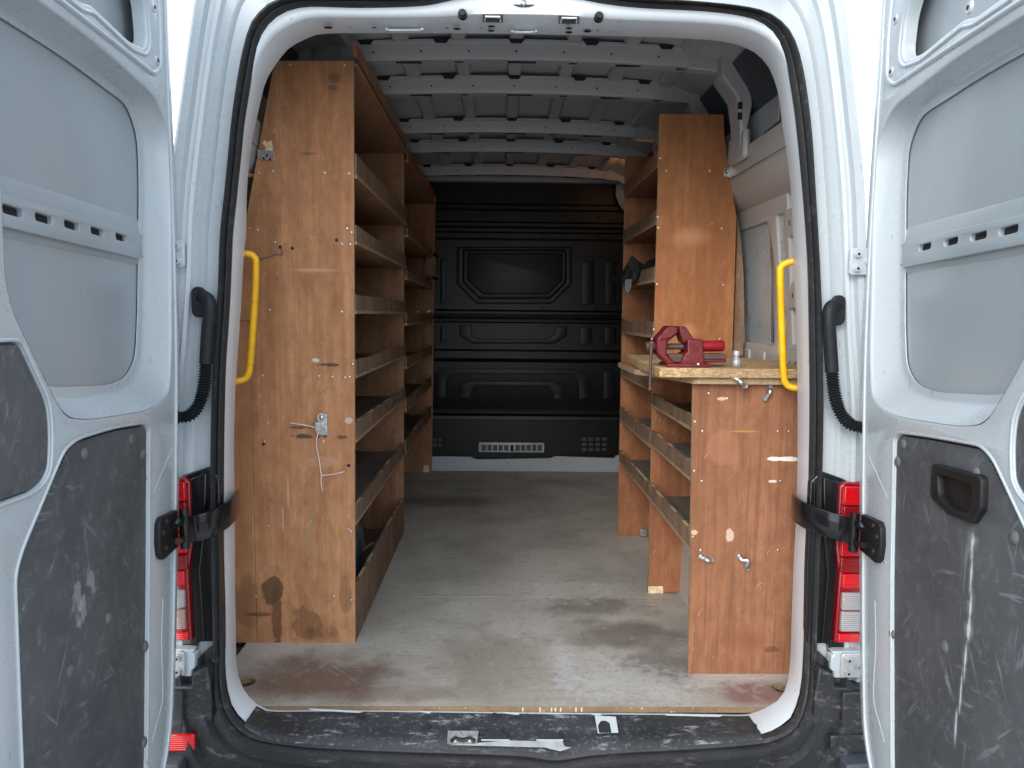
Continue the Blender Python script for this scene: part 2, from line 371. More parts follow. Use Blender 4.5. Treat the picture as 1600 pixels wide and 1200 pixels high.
def prismn(pts, vec):            # n-gon caps (bevels well)
    p = [Vector(q) for q in pts]; n = len(p); vec = Vector(vec)
    return p + [q+vec for q in p], [tuple(range(n)), tuple(range(2*n-1, n-1, -1))] + [(i, (i+1) % n, (i+1) % n+n, i+n) for i in range(n)]
def loft(rings, closed=True, caps=False):
    n = len(rings[0]); V = [Vector(q) for r in rings for q in r]; Fc = []
    for k in range(len(rings)-1):
        for i in range(n if closed else n-1):
            j = (i+1) % n
            Fc.append((k*n+i, k*n+j, (k+1)*n+j, (k+1)*n+i))
    if caps: Fc += [tuple(range(n-1, -1, -1)), tuple(range((len(rings)-1)*n, len(rings)*n))]
    return V, Fc
def spline(pts, sub=8, closed=False):
    P = [Vector(p) for p in pts]; n = len(P); R = []
    rng = range(n) if closed else range(n-1)
    for i in rng:
        if closed: a, b, c, d = P[(i-1) % n], P[i], P[(i+1) % n], P[(i+2) % n]
        else: a, b, c, d = P[max(i-1, 0)], P[i], P[i+1], P[min(i+2, n-1)]
        for k in range(sub):
            t = k/sub
            R.append(.5*((2*b)+(c-a)*t+(2*a-5*b+4*c-d)*t*t+(3*b-a-3*c+d)*t**3))
    if not closed: R.append(P[-1])
    return R
def tube(path, r, seg=10, closed=False, caps=True):
    P = [Vector(p) for p in path]; n = len(P); rings = []; prev = None
    for i in range(n):
        if closed: t = (P[(i+1) % n]-P[(i-1) % n])
        else: t = P[min(i+1, n-1)]-P[max(i-1, 0)]
        t = t.normalized() if t.length > 1e-9 else Vector((0, 0, 1))
        if prev is None:
            u = t.cross(Vector((0, 0, 1)));
            if u.length < .1: u = t.cross(Vector((0, 1, 0)))
        else: u = prev - t*prev.dot(t)
        u.normalize(); prev = u; v = t.cross(u)
        rr = r(i/(n-1)) if callable(r) else r
        rings.append([P[i]+(u*math.cos(a)+v*math.sin(a))*rr for a in [2*math.pi*k/seg for k in range(seg)]])
    if closed: rings.append(rings[0])
    return loft(rings, True, caps and not closed)
def cyl(p, ax, r, h, seg=16, r2=None):
    p = Vector(p); ax = Vector(ax).normalized()
    u = ax.cross(Vector((0, 0, 1)));
    if u.length < .1: u = ax.cross(Vector((1, 0, 0)))
    u.normalize(); v = ax.cross(u); r2 = r if r2 is None else r2
    A = [2*math.pi*k/seg for k in range(seg)]
    return loft([[p+(u*math.cos(a)+v*math.sin(a))*r for a in A], [p+ax*h+(u*math.cos(a)+v*math.sin(a))*r2 for a in A]], True, True)
def dome(p, ax, r, h, seg=14):
    p = Vector(p); ax = Vector(ax).normalized(); u = ax.cross(Vector((0, 0, 1)))
    if u.length < .1: u = ax.cross(Vector((1, 0, 0)))
    u.normalize(); v = ax.cross(u); A = [2*math.pi*k/seg for k in range(seg)]
    return loft([[p+ax*h*math.sin(b)+(u*math.cos(a)+v*math.sin(a))*r*max(math.cos(b), .02) for a in A] for b in (0, .5, 1.0, 1.35, 1.55)], True, True)
def rnd(poly, r, n=4):
    P = [Vector((p[0], p[1])) for p in poly]; R = []
    for i in range(len(P)):
        a, b, c = P[i-1], P[i], P[(i+1) % len(P)]
        rr = r[i] if isinstance(r, (list, tuple)) else r
        d1 = a-b; d2 = c-b; k = min(rr, d1.length*.45, d2.length*.45)
        p, q = b+d1.normalized()*k, b+d2.normalized()*k
        for j in range(n+1):
            t = j/n; R.append((1-t)**2*p+2*t*(1-t)*b+t*t*q)
    return R
def area(P): return sum(P[i-1][0]*P[i][1]-P[i][0]*P[i-1][1] for i in range(len(P)))/2
def offs(P, d):                  # positive d shrinks a counter-clockwise loop
    n = len(P); R = []
    for i in range(n):
        a, b, c = P[i-1], P[i], P[(i+1) % n]
        e1 = (b-a); e2 = (c-b)
        e1 = e1.normalized() if e1.length > 1e-9 else e2.normalized(); e2 = e2.normalized() if e2.length > 1e-9 else e1
        n1 = Vector((-e1.y, e1.x)); n2 = Vector((-e2.y, e2.x)); m = n1+n2
        m = m.normalized() if m.length > 1e-6 else n1
        R.append(b+m*d/max(.5, m.dot(n1)))
    return R
def ccw(P): P = [Vector((p[0], p[1])) for p in P]; return P if area(P) > 0 else P[::-1]
def plate(outer, holes, fm, t, r=.004, back=False):
    """sheet with holes: fm(u,v,w) -> point, w grows away from the viewer; rounded front edges"""
    outer = ccw(outer); holes = [ccw(h) for h in holes]; V = []; Fc = []
    def ring(P, w): k = len(V); V.extend(Vector(fm(p.x, p.y, w)) for p in P); return list(range(k, k+len(P)))
    loops = [(outer, 1)] + [(h, -1) for h in holes]
    steps = [(r*(1-math.sin(a)), r*(1-math.cos(a))) for a in (0, .52, 1.05, 1.57)] if r > 0 else [(0, 0)]
    fronts = []; idx = []
    for P, s in loops:
        prev = None
        for k, (o_, w_) in enumerate(steps + [(0, t)]):
            Q = offs(P, s*o_) if o_ else P
            cur = ring(Q, w_)
            if k == 0: fronts.append(Q); idx += cur
            if prev:
                n = len(P)
                for i in range(n): Fc.append((prev[i], prev[(i+1) % n], cur[(i+1) % n], cur[i]))
            prev = cur
    tri = tessellate_polygon([[Vector((q.x, q.y, 0)) for q in P] for P in fronts])
    Fc += [tuple(idx[i] for i in tt) for tt in tri]
    if back:
        V2 = []; k = len(V)
        for P, s in loops: V.extend(Vector(fm(p.x, p.y, t)) for p in P)
        Fc += [tuple(k+i for i in tt) for tt in tri]
    return V, Fc
def resample(P, n, closed=True):
    P = [Vector(p) for p in P]; Q = P+[P[0]] if closed else P
    L = [0]
    for i in range(len(Q)-1): L.append(L[-1]+(Q[i+1]-Q[i]).length)
    R = []; j = 0; m = n if closed else n-1
    for k in range(n):
        s = L[-1]*k/m
        while j < len(L)-2 and L[j+1] < s: j += 1
        t = (s-L[j])/max(1e-9, L[j+1]-L[j]); R.append(Q[j].lerp(Q[j+1], min(1, t)))
    return R
screw_mesh = None
def screws(pts, parent, ax=(0, -1, 0), r=.0042, mat='zinc', h=.0012):
    global screw_mesh
    v, f = dome((0, 0, 0), ax, r, h, 8)
    me = bpy.data.meshes.new('screw'); me.from_pydata([tuple(x) for x in v], [], f); me.materials.append(M[mat]); me.shade_smooth()
    org = ORG(parent)
    for p in pts:
        o = bpy.data.objects.new('screw', me); COL.objects.link(o); o.parent = parent; o.location = Vector(p)-org

# ================================================================ GROUND
g = obj('ground', ([(-150,-150,-.66),(150,-150,-.66),(150,150,-.66),(-150,150,-.66)], [(0,1,2,3)]), 'ground'); g['kind'] = 'structure'

# ================================================================ VAN
van = thing('van', (0, 1.95, -.66), 'white panel van seen from behind with both rear doors open', 'van')
N = 240
Yp = lambda py, y0: y0 - .09*min(1, max(0, (py-1030)/120)) if y0 < 2 else y0 - .09*min(1, max(0, (py-1035)/60))
seal_out = [(860,1204),(932,1194),(1000,1188),(1100,1184),(1180,1177),(1213,1168),(1237,1155),(1252,1133),(1262,1113),(1267.5,1083),(1271,1042),(1274,970),(1278,850),(1281,740),(1283,640),(1282,575),(1280,475),(1275,375),(1270,290),(1266,219),(1259,156),(1250,103),(1237,62),(1215,35),(1175,17),(1081,6),(975,0),(930,-8),(880,-18),(810,-20),(750,-18),(700,-8),(640,-2),(560,-4),(480,-4),(447,0),(422,9),(404,27),(394,42),(385,70),(377,106),(371,144),(365,187),(360,237),(355,290),(347,365),(344,445),(340,500),(336,575),(333,650),(332,720),(332,800),(334,900),(336,1017),(337,1058),(342,1097),(350,1120),(363,1138),(380,1153),(403,1163),(433,1168),(483,1177),(560,1184),(640,1189),(775,1194)]
seal_in = [(865,1176),(921,1168),(1000,1163),(1100,1157),(1180,1151),(1204,1145),(1232,1128),(1242,1112),(1248,1097),(1253,1072),(1256,1033),(1258,970),(1263,850),(1266,720),(1267,625),(1266,525),(1264,425),(1260,350),(1253,265),(1245,187),(1237,131),(1230,94),(1219,62),(1203,42),(1175,27),(1110,17),(1000,11),(940,4),(900,-4),(860,-8),(810,-8),(750,-7),(710,-2),(660,8),(560,11),(490,9),(460,12),(441,19),(422,32),(407,54),(399,77),(394,106),(389,137),(380,192),(375,245),(370,290),(362,375),(359,445),(356,500),(351,575),(349,650),(348,725),(348,850),(350,950),(351,1015),(351,1050),(355,1083),(363,1108),(377,1125),(398,1142),(430,1152),(500,1158),(640,1163),(775,1167),(831,1169)]
jamb_in = [(860,1115),(1000,1116),(1100,1117),(1170,1118),(1190,1111),(1213,1099),(1224,1088),(1230,1075),(1233,1058),(1236,1025),(1238,960),(1241,880),(1245,800),(1247,700),(1247,620),(1246,560),(1244,480),(1241,400),(1237,300),(1230,240),(1222,187),(1217,145),(1203,106),(1190,90),(1175,78),(1137,65),(1069,59),(987,56),(900,54),(850,53),(800,52),(700,51),(620,51),(568,51),(503,52),(477,60),(449,76),(429,102),(414,127),(406,160),(398,195),(390,240),(385,300),(384,362),(380,400),(376,475),(371,550),(367,610),(365,675),(365,738),(366,850),(367,950),(368,1000),(368,1025),(370,1050),(376,1072),(388,1091),(403,1103),(420,1111),(500,1111),(640,1112),(775,1114)]
def contour(px, y0):
    return resample(spline([PY(a, b, Yp(b, y0)) for a, b in px], 6, True), N)
def at_angle(C3, cen=(0, .9)):     # re-index a loop so that rings match by direction from the centre
    A = [(math.atan2(p.x-cen[0], -(p.z-cen[1])), p) for p in C3]
    A.sort(key=lambda t: t[0]); R = []; n = len(A)
    for k in range(N):
        a = -math.pi+2*math.pi*(k+.5)/N
        j = next((i for i in range(n) if A[i][0] > a), 0)
        a0, p0 = A[j-1]; a1, p1 = A[j]
        d = (a1-a0) % (2*math.pi); t = ((a-a0) % (2*math.pi))/d if d > 1e-9 else 0
        R.append(p0.lerp(p1, t))
    return R
SO = at_angle(contour(seal_out, 1.93)); SI = at_angle(contour(seal_in, 1.93)); JI = at_angle(contour(jamb_in, 2.03))
def lerpring(A, B, t, y=None, dy=0):
    R = []
    for i, (a, b) in enumerate(zip(A, B)):
        tt = t(a) if callable(t) else t
        p = a.lerp(b, tt)
        if y is not None: p = Vector((p.x, y(p) if callable(y) else y+dy, p.z))
        R.append(p)
    return R
shiftY = lambda R, d: [Vector((p.x, p.y+d, p.z)) for p in R]
sm = lambda a, b, x: (lambda t: t*t*(3-2*t))(min(1, max(0, (x-a)/(b-a))))
# inner jamb of the opening (white) and its black sill cover
tz = lambda p: .22+.48*sm(1.62, 1.85, p.z)
A0 = shiftY(SI, .006); B0 = []
for a, b in zip(SI, JI):
    p = a.lerp(b, tz(a)); B0.append(Vector((p.x, a.y+.018, p.z)))
B1 = [b.lerp(c, .08) for b, c in zip(B0, JI)]
C1 = [Vector((p.x, p.y+.004, p.z)) for p in JI]
cen = Vector((0, 0, .9))
def out_(R, d, dy):
    n = len(R); Q = []
    for i in range(n):
        t = R[(i+1) % n]-R[i-1]; nn = Vector((t.z, 0, -t.x)).normalized()
        if nn.dot(R[i]-cen) < 0: nn = -nn
        Q.append(R[i]+nn*d+Vector((0, dy, 0)))
    return Q
C2 = out_(JI, .004, .012); C3 = out_(JI, .030, .014)
Am = [a.lerp(b, .5)+Vector((0, -.004, 0)) for a, b in zip(A0, B0)]
obj('door_opening_frame', loft([A0, Am, B0, B1, C1, C2, C3]), 'jamb', van, 50, label='white inner frame of the rear door opening')
# rubber seal
def sealring(t, y): return [Vector((a.lerp(b, t).x, a.y+y, a.lerp(b, t).z)) for a, b in zip(SO, SI)]
obj('door_seal', loft([sealring(0, .012), sealring(.02, -.012), sealring(.14, -.024), sealring(.36, -.026), sealring(.50, -.016), sealring(.56, -.005), sealring(.62, -.012), sealring(.75, -.016), sealring(.93, -.010), sealring(1, .010)]), 'seal', van, 40)
# outer pillars and header: from seal to the body corner
def bodyring():
    half = [(0,-.30),(.3,-.30),(.6,-.30),(.85,-.28),(.93,-.15),(.955,.0),(.96,.2),(.955,.5),(.945,.8),(.905,1.1),(.882,1.40),(.847,1.62),(.80,1.88),(.765,2.0),(.70,2.08),(.5,2.12),(.25,2.135),(0,2.14)]
    pts = [(x, z) for x, z in half] + [(-x, z) for x, z in half[::-1]][1:-1]
    return at_angle(resample(spline([Vector((x, 1.93, z)) for x, z in pts], 6, True), N*2))
BO = bodyring()
def br(t, y):
    R = []
    for a, b in zip(SO, BO):
        p = a.lerp(b, t); R.append(Vector((p.x, y + (a.y-1.93)*(1-t), p.z)))
    return R
rings = [br(0, 1.938), br(.27, 1.934), br(.30, 1.926), br(.33, 1.922), br(.50, 1.925), br(.53, 1.912), br(.60, 1.909), br(.63, 1.918), br(.72, 1.915), br(.76, 1.900), br(.90, 1.897), br(.97, 1.905), br(1.0, 1.93)]
ring_end = [Vector((p.x*1.01, 2.2, p.z)) for p in BO]; ring_fr = [Vector((p.x*1.01, 5.6, p.z)) for p in BO]
obj('rear_body_frame', loft(rings), 'white', van, 45)
obj('body_shell', loft([shiftY(BO, .0005), ring_end, ring_fr, [Vector((p.x*.9, 5.7, .9+(p.z-.9)*.9)) for p in BO]], True, False), 'white', van, 45, label='white outer body sides and roof')
obj('front_closing_panel', loft([[Vector((p.x*.9, 5.7, .9+(p.z-.9)*.9)) for p in BO]], True)[0:1] and prism([Vector((p.x*.9, 5.7, .9+(p.z-.9)*.9)) for p in BO], (0, .01, 0)), 'white', van)
# black sill cover, in bottom range of the frame
sel = [i for i in range(N) if -.705 < JI[i].x < .675 and JI[i].z < .2]
sel.sort(key=lambda i: JI[i].x)
up3 = Vector((0, -.003, .003))
rs = [[SI[i]+Vector((0, -.012, -.003)) for i in sel], [A0[i]+Vector((0, -.008, .005)) for i in sel], [B0[i]+Vector((0, -.006, .006)) for i in sel], [B0[i].lerp(JI[i], .12)+up3*1.2 for i in sel], [B0[i].lerp(JI[i], .5)+up3*1.2 for i in sel], [JI[i]+Vector((0, -.004, .001)) for i in sel]]
obj('sill_cover', loft(rs, False), 'sill', van, 40)
# black lower surround between seal and bumper
def lowpart(t, y, i): a, b = SO[i], BO[i]; p = a.lerp(b, t); return Vector((p.x, y+(a.y-1.93)*(1-t)-.004, p.z))
low = [i for i in range(N) if SO[i].z < .20]
kk = sorted(low, key=lambda i: math.atan2(SO[i].x, -(SO[i].z-.9)))
obj('lower_surround', loft([[lowpart(t, y, i) for i in kk] for t, y in ((0, 1.933), (.16, 1.925), (.20, 1.905), (.42, 1.900), (.46, 1.875), (.80, 1.865), (1.0, 1.87), (1.03, 1.93))], False), 'bumper', van, 45, label='scuffed black plastic surround below the door opening')
obj('bumper', prismn([(x, 1.70, z) for x, z in ((-.98,-.20),(-.90,-.235),(.90,-.235),(.98,-.20),(.98,-.46),(-.98,-.46))], (0, .24, 0)), 'bumper', van, bevel=.02)
# fixing studs on the surround
for p in ((355,1143),(404,1170),(1243,1150),(1274,1042),(336,1030)):
    q = PY(*p, 1.885); obj('fixing_stud', join(cyl(q+Vector((0, .004, 0)), (0, -1, 0), .009, .006, 14), cyl(q, (0, -1, 0), .005, .008, 12)), 'bumper', van, 40)

# ---- cargo box interior: side walls, roof skin, floor pan
def arch(x, z0=2.02, drop=.035, w=.80): return z0-drop*(x/w)**2
def xsec(Y):
    h = [(.93,-.03),(.93,1.02),(.925,1.25),(.885,1.50),(.85,1.72),(.80,1.86),(.74,1.95),(.62,2.005),(.4,2.03),(.2,2.04),(0,2.045)]
    return [Vector((-x, Y, z)) for x, z in h] + [Vector((x, Y, z)) for x, z in h[::-1][1:]]
s1 = xsec(2.045); s2 = xsec(5.35)
hl = 6; nn_ = len(s1)
obj('side_skin', loft([s1[:5], s2[:5]], False), 'grey_int', van, 30, label='grey inner side skin, left side')
obj('side_skin', loft([s1[-5:], s2[-5:]], False), 'grey_int', van, 30, label='grey inner side skin, right side')
obj('roof_skin', loft([s1[4:-4], s2[4:-4]], False), 'roof_grey', van, 30)
obj('load_floor_pan', box((-.93, 1.99, -.05), (.93, 5.35, -.02)), 'cavity', van)
# pillar closing between frame and box
xa = at_angle(resample([Vector((x, 2.046, z)) for x, z in [(.93,-.03),(.93,1.02),(.925,1.25),(.885,1.50),(.85,1.72),(.80,1.86),(.74,1.95),(.62,2.005),(0,2.045),(-.62,2.005),(-.74,1.95),(-.80,1.86),(-.85,1.72),(-.885,1.50),(-.925,1.25),(-.93,1.02),(-.93,-.03)]], N*2))
obj('rear_pillar_inner', loft([C3, xa]), 'grey_int', van, 40)

# ---- roof beams
BZ = 1.95
beamY = [2.66, 3.05, 3.69, 4.12, 4.79]
def beam(Y, h=.055, d=.055, mat='roof_grey', z0=BZ):
    xs = [-.80+1.6*i/32 for i in range(33)]
    def zz(x):
        b = z0+.012-.022*(x/.7)**2
        return b
    prof = [(0.0, h+.008), (-.012, h+.008), (-.012, h), (0, h-.004), (.002, .012), (.006, .0), (d, .0), (d+.004, .03), (d+.02, .034)]
    rings_ = [[Vector((x, Y+a, zz(x)+b)) for a, b in prof] for x in xs]
    return loft(rings_, False)
for k, Y in enumerate(beamY):
    bm_ = obj('roof_beam', beam(Y), 'roof_grey', van, 35)
    zf = lambda x: BZ+.012-.022*(x/.7)**2
    hv = [cyl((x, Y-.0005, zf(x)+.026), (0, -1, 0), .0035, .0015, 8) for x in [-.66+.165*i for i in range(9)]]
    sl = [box((x-.05, Y+.02, zf(x)-.0015), (x+.05, Y+.038, zf(x)+.001)) for x in (-.38, 0.02, .40)]
    sl += [box((x-.014, Y+.024, zf(x)-.0015), (x+.014, Y+.036, zf(x)+.001)) for x in (-.56, -.2, .2, .58)]
    obj('beam_hole', join(*(hv+sl)), 'hole', bm_, kind='stuff')
    nt_ = [prism([(x-.03, Y-.0135, zf(x)+.066), (x-.018, Y-.0135, zf(x)+.049), (x+.018, Y-.0135, zf(x)+.049), (x+.03, Y-.0135, zf(x)+.066)], (0, .002, 0)) for x in (-.52, -.26, 0, .26, .52)]
    for q_ in nt_: obj('beam_notch', q_, 'hole', bm_)
    for s in (-1, 1):
        e = [(.60, .060), (.635, .078), (.675, .052), (.80, .035), (.84, .02), (.835, -.10), (.815, -.10), (.765, -.055), (.69, -.018), (.60, -.012)]
        gus = obj('beam_gusset', prismn([(s*x, Y-.006, BZ+z) for x, z in e], (0, .05, 0)), 'roof_grey', bm_, bevel=.004)
        if k == 0 and s > 0:
            pass
obj('roof_rail', box((-.72, 4.99, 1.955), (.74, 5.06, 1.99)), 'roof_grey', van, bevel=.006)
# pressed ribs in the roof skin
for gi, (ya, yb) in enumerate(((2.05, 2.64), (2.73, 3.03), (3.12, 3.67), (3.76, 4.10), (4.19, 4.77), (4.86, 5.0))):
    for x in (-.60, -.40, -.2, 0, .2, .40, .60):
        z = 2.045-.04*(x/.62)**2
        wv = .022
        obj('roof_rib', prismn([(x-wv-.012, ya, z-.001), (x-wv, ya, z-.022), (x+wv, ya, z-.022), (x+wv+.012, ya, z-.001)], (0, yb-ya, 0)), 'roof_grey', van, bevel=.003)

# ---- header fittings
hy = 1.955
def pfr(px, py, Y): return PY(px, py, Y)
for p in ((723, 24), (935, 28)):
    q = pfr(*p, 1.955)
    obj('rubber_buffer', join(cyl(q, (0, -1, -.12), .0125, .018, 16, .011), cyl(q+Vector((0, -.016, -.002)), (0, -1, -.12), .009, .012, 14, .007)), 'black', van, 40)
for p in ((770, 27), (889, 29)):
    a = pfr(p[0]-16, p[1]-7, 1.949); b = pfr(p[0]+16, p[1]+7, 1.949)
    st = obj('latch_striker', prism([(a.x, a.y, a.z), (b.x, a.y, a.z), (b.x, a.y, b.z), (a.x, a.y, b.z)], (0, .006, 0)), 'hole', van)
    zc = (a.z+b.z)/2-.004
    obj('striker_bar', tube([(a.x+.006, a.y+.002, zc-.006), (a.x+.008, a.y-.008, zc+.002), (b.x-.008, a.y-.008, zc+.002), (b.x-.006, a.y+.002, zc-.006)], .0028, 8), 'zinc', st, 40)
q = pfr(818, 5, 1.94)
ov = obj('header_light_socket', prismn([(q.x+.03*math.cos(a)*1.05, q.y-.002, q.z+.0095*math.sin(a)) for a in [2*math.pi*i/24 for i in range(24)]], (0, .01, 0)), 'black', van)
obj('socket_core', dome(q+Vector((0, -.002, 0)), (0, -1, 0), .008, .004), 'zinc', ov, 60)
def under(px, py, d=.004):
    t = (py-37)/16; return PY(px, py, 1.948+.086*t-d)
for px, py, rx in ((714,45,.010),(768,41,.009),(767,48,.009),(889,44,.009),(889,51,.009),(918,49,.010),(1048,51,.009),(585,43,.006),(513,43,.012),(697,44,.003),(934,48,.003),(952,50,.003),(699,43,.003),(1086,53,.003),(1118,54,.012),(546,43,.003)):
    q = under(px, py); dv = (under(px, py+4)-under(px, py-4)).normalized()
    obj('header_hole', prism([q+Vector((rx*math.cos(a), 0, 0))+dv*(rx*.9*math.sin(a)) for a in [2*math.pi*i/14 for i in range(14)]], (0, .001, 0)), 'hole', van)
for a_, b_, yy in ((800,838,50),(604,660,47),(970,1030,53)):
    obj('pressed_swage', tube([under(a_, yy-2, .003), under(a_+4, yy, .003), under(b_-4, yy, .003), under(b_, yy-2, .003)], .003, 8), 'jamb', van, 60)

# ================================================================ REAR DOORS
SLOPE = {-1: .094, 1: .11}
HX = {-1: -.8588, 1: .8817}
def dmap(s):
    ax, ay = s*SLOPE[s], 1.0; l = math.hypot(ax, ay); ax /= l; ay /= l
    nx, ny = s*abs(ay), -s*ax*1.0
    if s < 0: nx, ny = -ay, ax
    else: nx, ny = ay, -ax
    def f(u, z, w): return Vector((HX[s]-ax*u+nx*w, 1.88-ay*u+ny*w, z))
    return f
OUTL = [(.06,1.99),(.02,1.95),(-.01,1.84),(-.01,1.70),(-.014,1.60),(-.02,1.40),(-.02,1.25),(-.015,1.06),(-.004,.90),(.015,.73),(.034,.58),(.060,.40),(.080,.27),(.105,.13),(.125,.06),(.165,.0),(.22,-.05),(.30,-.09),(.80,-.12),(.84,-.12),(.86,-.09),(.86,1.93),(.83,1.99)]
REC = rnd([(.70,1.575),(.43,1.585),(.10,1.572),(.022,1.51),(.018,1.34),(.036,1.15),(.050,1.0),(.075,.885),(.15,.862),(.25,.858),(.50,.876),(.59,.893),(.64,.95),(.735,1.075),(.752,1.12),(.745,1.53)],
          [.02,.1,.07,.07,.1,.1,.1,.06,.05,.1,.1,.06,.06,.06,.05,.05], 5)
RFL = rnd([(.67,1.545),(.43,1.553),(.135,1.545),(.078,1.49),(.077,1.38),(.10,1.20),(.118,1.06),(.140,.965),(.20,.928),(.30,.92),(.52,.938),(.57,.948),(.615,.985),(.69,1.085),(.70,1.13),(.70,1.50)],
          [.02,.1,.07,.06,.1,.1,.1,.07,.05,.1,.1,.05,.06,.06,.05,.05], 5)
PLY1L = rnd([(.215,.815),(.240,.828),(.40,.842),(.55,.845),(.60,.835),(.745,.705),(.768,.672),(.775,.45),(.785,-.03),(.34,-.05),(.315,.0),(.30,.08),(.25,.49)], [.012,.02,.1,.03,.03,.03,.02,.1,.03,.03,.05,.1,.1], 4)
PLY1R = rnd([(.222,.805),(.245,.820),(.40,.836),(.585,.850),(.625,.835),(.770,.710),(.785,.672),(.79,.45),(.79,-.03),(.35,-.05),(.327,.0),(.31,.08),(.25,.49)], [.012,.02,.1,.03,.03,.03,.02,.1,.03,.03,.05,.1,.1], 4)
PLY2L = rnd([(.645,.925),(.72,1.027),(.745,1.03),(.83,1.03),(.83,.795),(.71,.79),(.675,.797),(.652,.815),(.642,.87)], [.03,.02,.02,.02,.02,.02,.02,.02,.05], 4)
PLY2R = rnd([(.682,.925),(.75,1.02),(.775,1.03),(.84,1.03),(.84,.795),(.745,.785),(.712,.797),(.690,.815),(.680,.87)], [.03,.02,.02,.02,.02,.02,.02,.02,.05], 4)
WIN = rnd([(.137,1.70),(.145,1.76),(.175,1.80),(.215,1.82),(.24,1.88),(.66,1.88),(.70,1.80),(.68,1.66),(.62,1.635),(.46,1.64),(.42,1.652),(.24,1.648),(.20,1.655),(.16,1.662),(.14,1.68)], [.02,.03,.02,.02,.02,.02,.03,.03,.02,.02,.01,.02,.01,.015,.01], 4)
WBEAD = rnd([(.055,1.75),(.070,1.88),(.16,1.93),(.70,1.94),(.79,1.90),(.79,1.66),(.74,1.60),(.60,1.607),(.105,1.622),(.060,1.655)], [.05,.05,.05,.05,.04,.04,.03,.1,.03,.03], 5)
def rot3(P, k): return P[k:]+P[:k]
def door(s):
    f = dmap(s)
    side = 'left' if s < 0 else 'right'
    PLY1, PLY2 = (PLY1L, PLY2L) if s < 0 else (PLY1R, PLY2R)
    D = obj('rear_door', plate(OUTL, [REC, ccw(PLY1), ccw(PLY2), WIN], f, .03, .006), 'white', van, 40, label='open white rear door on the %s' % side)
    # return flange towards the hinge and bright hem edge
    hinge = [p for p in OUTL[0:18]]
    rr = [[f(u, z, w) for (u, z) in hinge] for w in ()]
    hr = spline([Vector((u, 0, z)) for u, z in hinge], 4)
    V_ = lambda du, w: [f(p.x+du, p.z, w) for p in hr]
    obj('door_edge', loft([V_(.004, .006), V_(-.004, .010), V_(-.010, .018), V_(-.012, .030), V_(-.012, .062), V_(-.006, .070), V_(.004, .072)], False), 'white', D, 50)
    obj('hem_bead', tube([f(p.x+.034, p.z, -.0005) for p in hr if -.06 < p.z < 1.93], .0045, 8), 'white', D, 60)
    # recess wall: matched rings
    n = 160
    R0 = resample([Vector((p.x, p.y, 0)) for p in ccw(REC)], n); R1 = resample([Vector((p.x, p.y, 0)) for p in offs(ccw(RFL), -.013)], n)
    def match(A, B):
        best = min(range(n), key=lambda k: sum((A[i]-B[(i+k) % n]).length for i in range(0, n, 8))); return [B[(i+best) % n] for i in range(n)]
    R1 = match(R0, R1)
    ringw = lambda t, w: [f(a.lerp(b, t).x, a.lerp(b, t).y, w) for a, b in zip(R0, R1)]
    RI = [Vector(p.to_3d()) for p in offs([Vector((p.x, p.y)) for p in R1], .014)]
    RI2 = [f(p.x, p.y, .050) for p in RI]
    obj('recess_wall', loft([ringw(0, .002), ringw(.06, .008), ringw(.80, .042), ringw(.93, .047), ringw(1, .048), RI2, [f(p.x, p.y, .053) for p in RI]]), 'white', D, 50)
    # outer skin seen in the recess, black bead painting the shade in the gap around it
    obj('door_skin', prism([f(u, z, .0555) for u, z in [(p[0], p[1]) for p in OUTL]], f(0, 0, .006)-f(0, 0, 0)), 'door_skin', D)
    bead = [f(p.x, p.y, .0535) for p in offs([Vector((p.x, p.y)) for p in R1], .012)]
    obj('gap_shade_bead', tube(bead, .0021, 6, True), 'black', D, 60)
    # stiffener rib with slots
    us = (.185, .303, .411, .513, .611); sl = [rnd([(u, 1.231), (u+.060, 1.233), (u+.060, 1.248), (u, 1.246)], .007, 3) for u in us]
    rib = rnd([(.098, 1.200), (.700, 1.212), (.700, 1.262), (.10, 1.262)], [.02, .01, .01, .02], 3)
    RB = obj('stiffener_rib', plate(rib, sl, lambda u, v, w: f(u, v, .043+w), .010, .0015), 'door_skin', D, 40)
    obj('rib_flange', loft([[f(u, z, w) for u in (.088, .30, .50, .705)] for z, w in ((1.290, .064), (1.286, .056), (1.262, .052), (1.258, .046))], False), 'white_int', RB, 30) if False else None
    for zz, ww in (((1.296, 1.288, 1.260, 1.254), (.0557, .053, .050, .045)), ((1.186, 1.190, 1.206, 1.210), (.0557, .053, .050, .045))):
        obj('rib_flange', loft([[f(u, z+(.010*(u-.1)/.6 if z < 1.25 else 0), w_) for u in (.082, .30, .50, .705)] for z, w_ in zip(zz, ww)], False), 'door_skin', D, 30)
    obj('slot_shadow_strip', prism([f(u, z, .0525) for u, z in ((.17, 1.222), (.69, 1.222), (.69, 1.252), (.17, 1.252))], f(0, 0, .001)-f(0, 0, 0)), 'hole', D)
    # window blank surround
    obj('window_bead', tube([f(p.x, p.y, .001) for p in WBEAD], .007, 8, True), 'white', D, 60)
    obj('window_bead', tube([f(p.x, p.y, .001) for p in offs(ccw(WIN), -.014)], .005, 8, True), 'white', D, 60)
    for u, z in ((.085, 1.66), (.095, 1.775), (.44, 1.665), (.60, 1.62)):
        b = obj('boss', cyl(f(u, z, .002), f(0, 0, -1)-f(0, 0, 0), .013, .005, 18, .010), 'white', D, 40)
        obj('boss_hole', cyl(f(u, z, -.003), f(0, 0, -1)-f(0, 0, 0), .0045, .001, 12), 'hole', D)
    # charcoal liner boards
    off_ = offs(ccw(PLY1), .004)
    HND = rnd([(.452,.772),(.582,.780),(.585,.738),(.565,.724),(.505,.720),(.462,.733)], .008, 3)
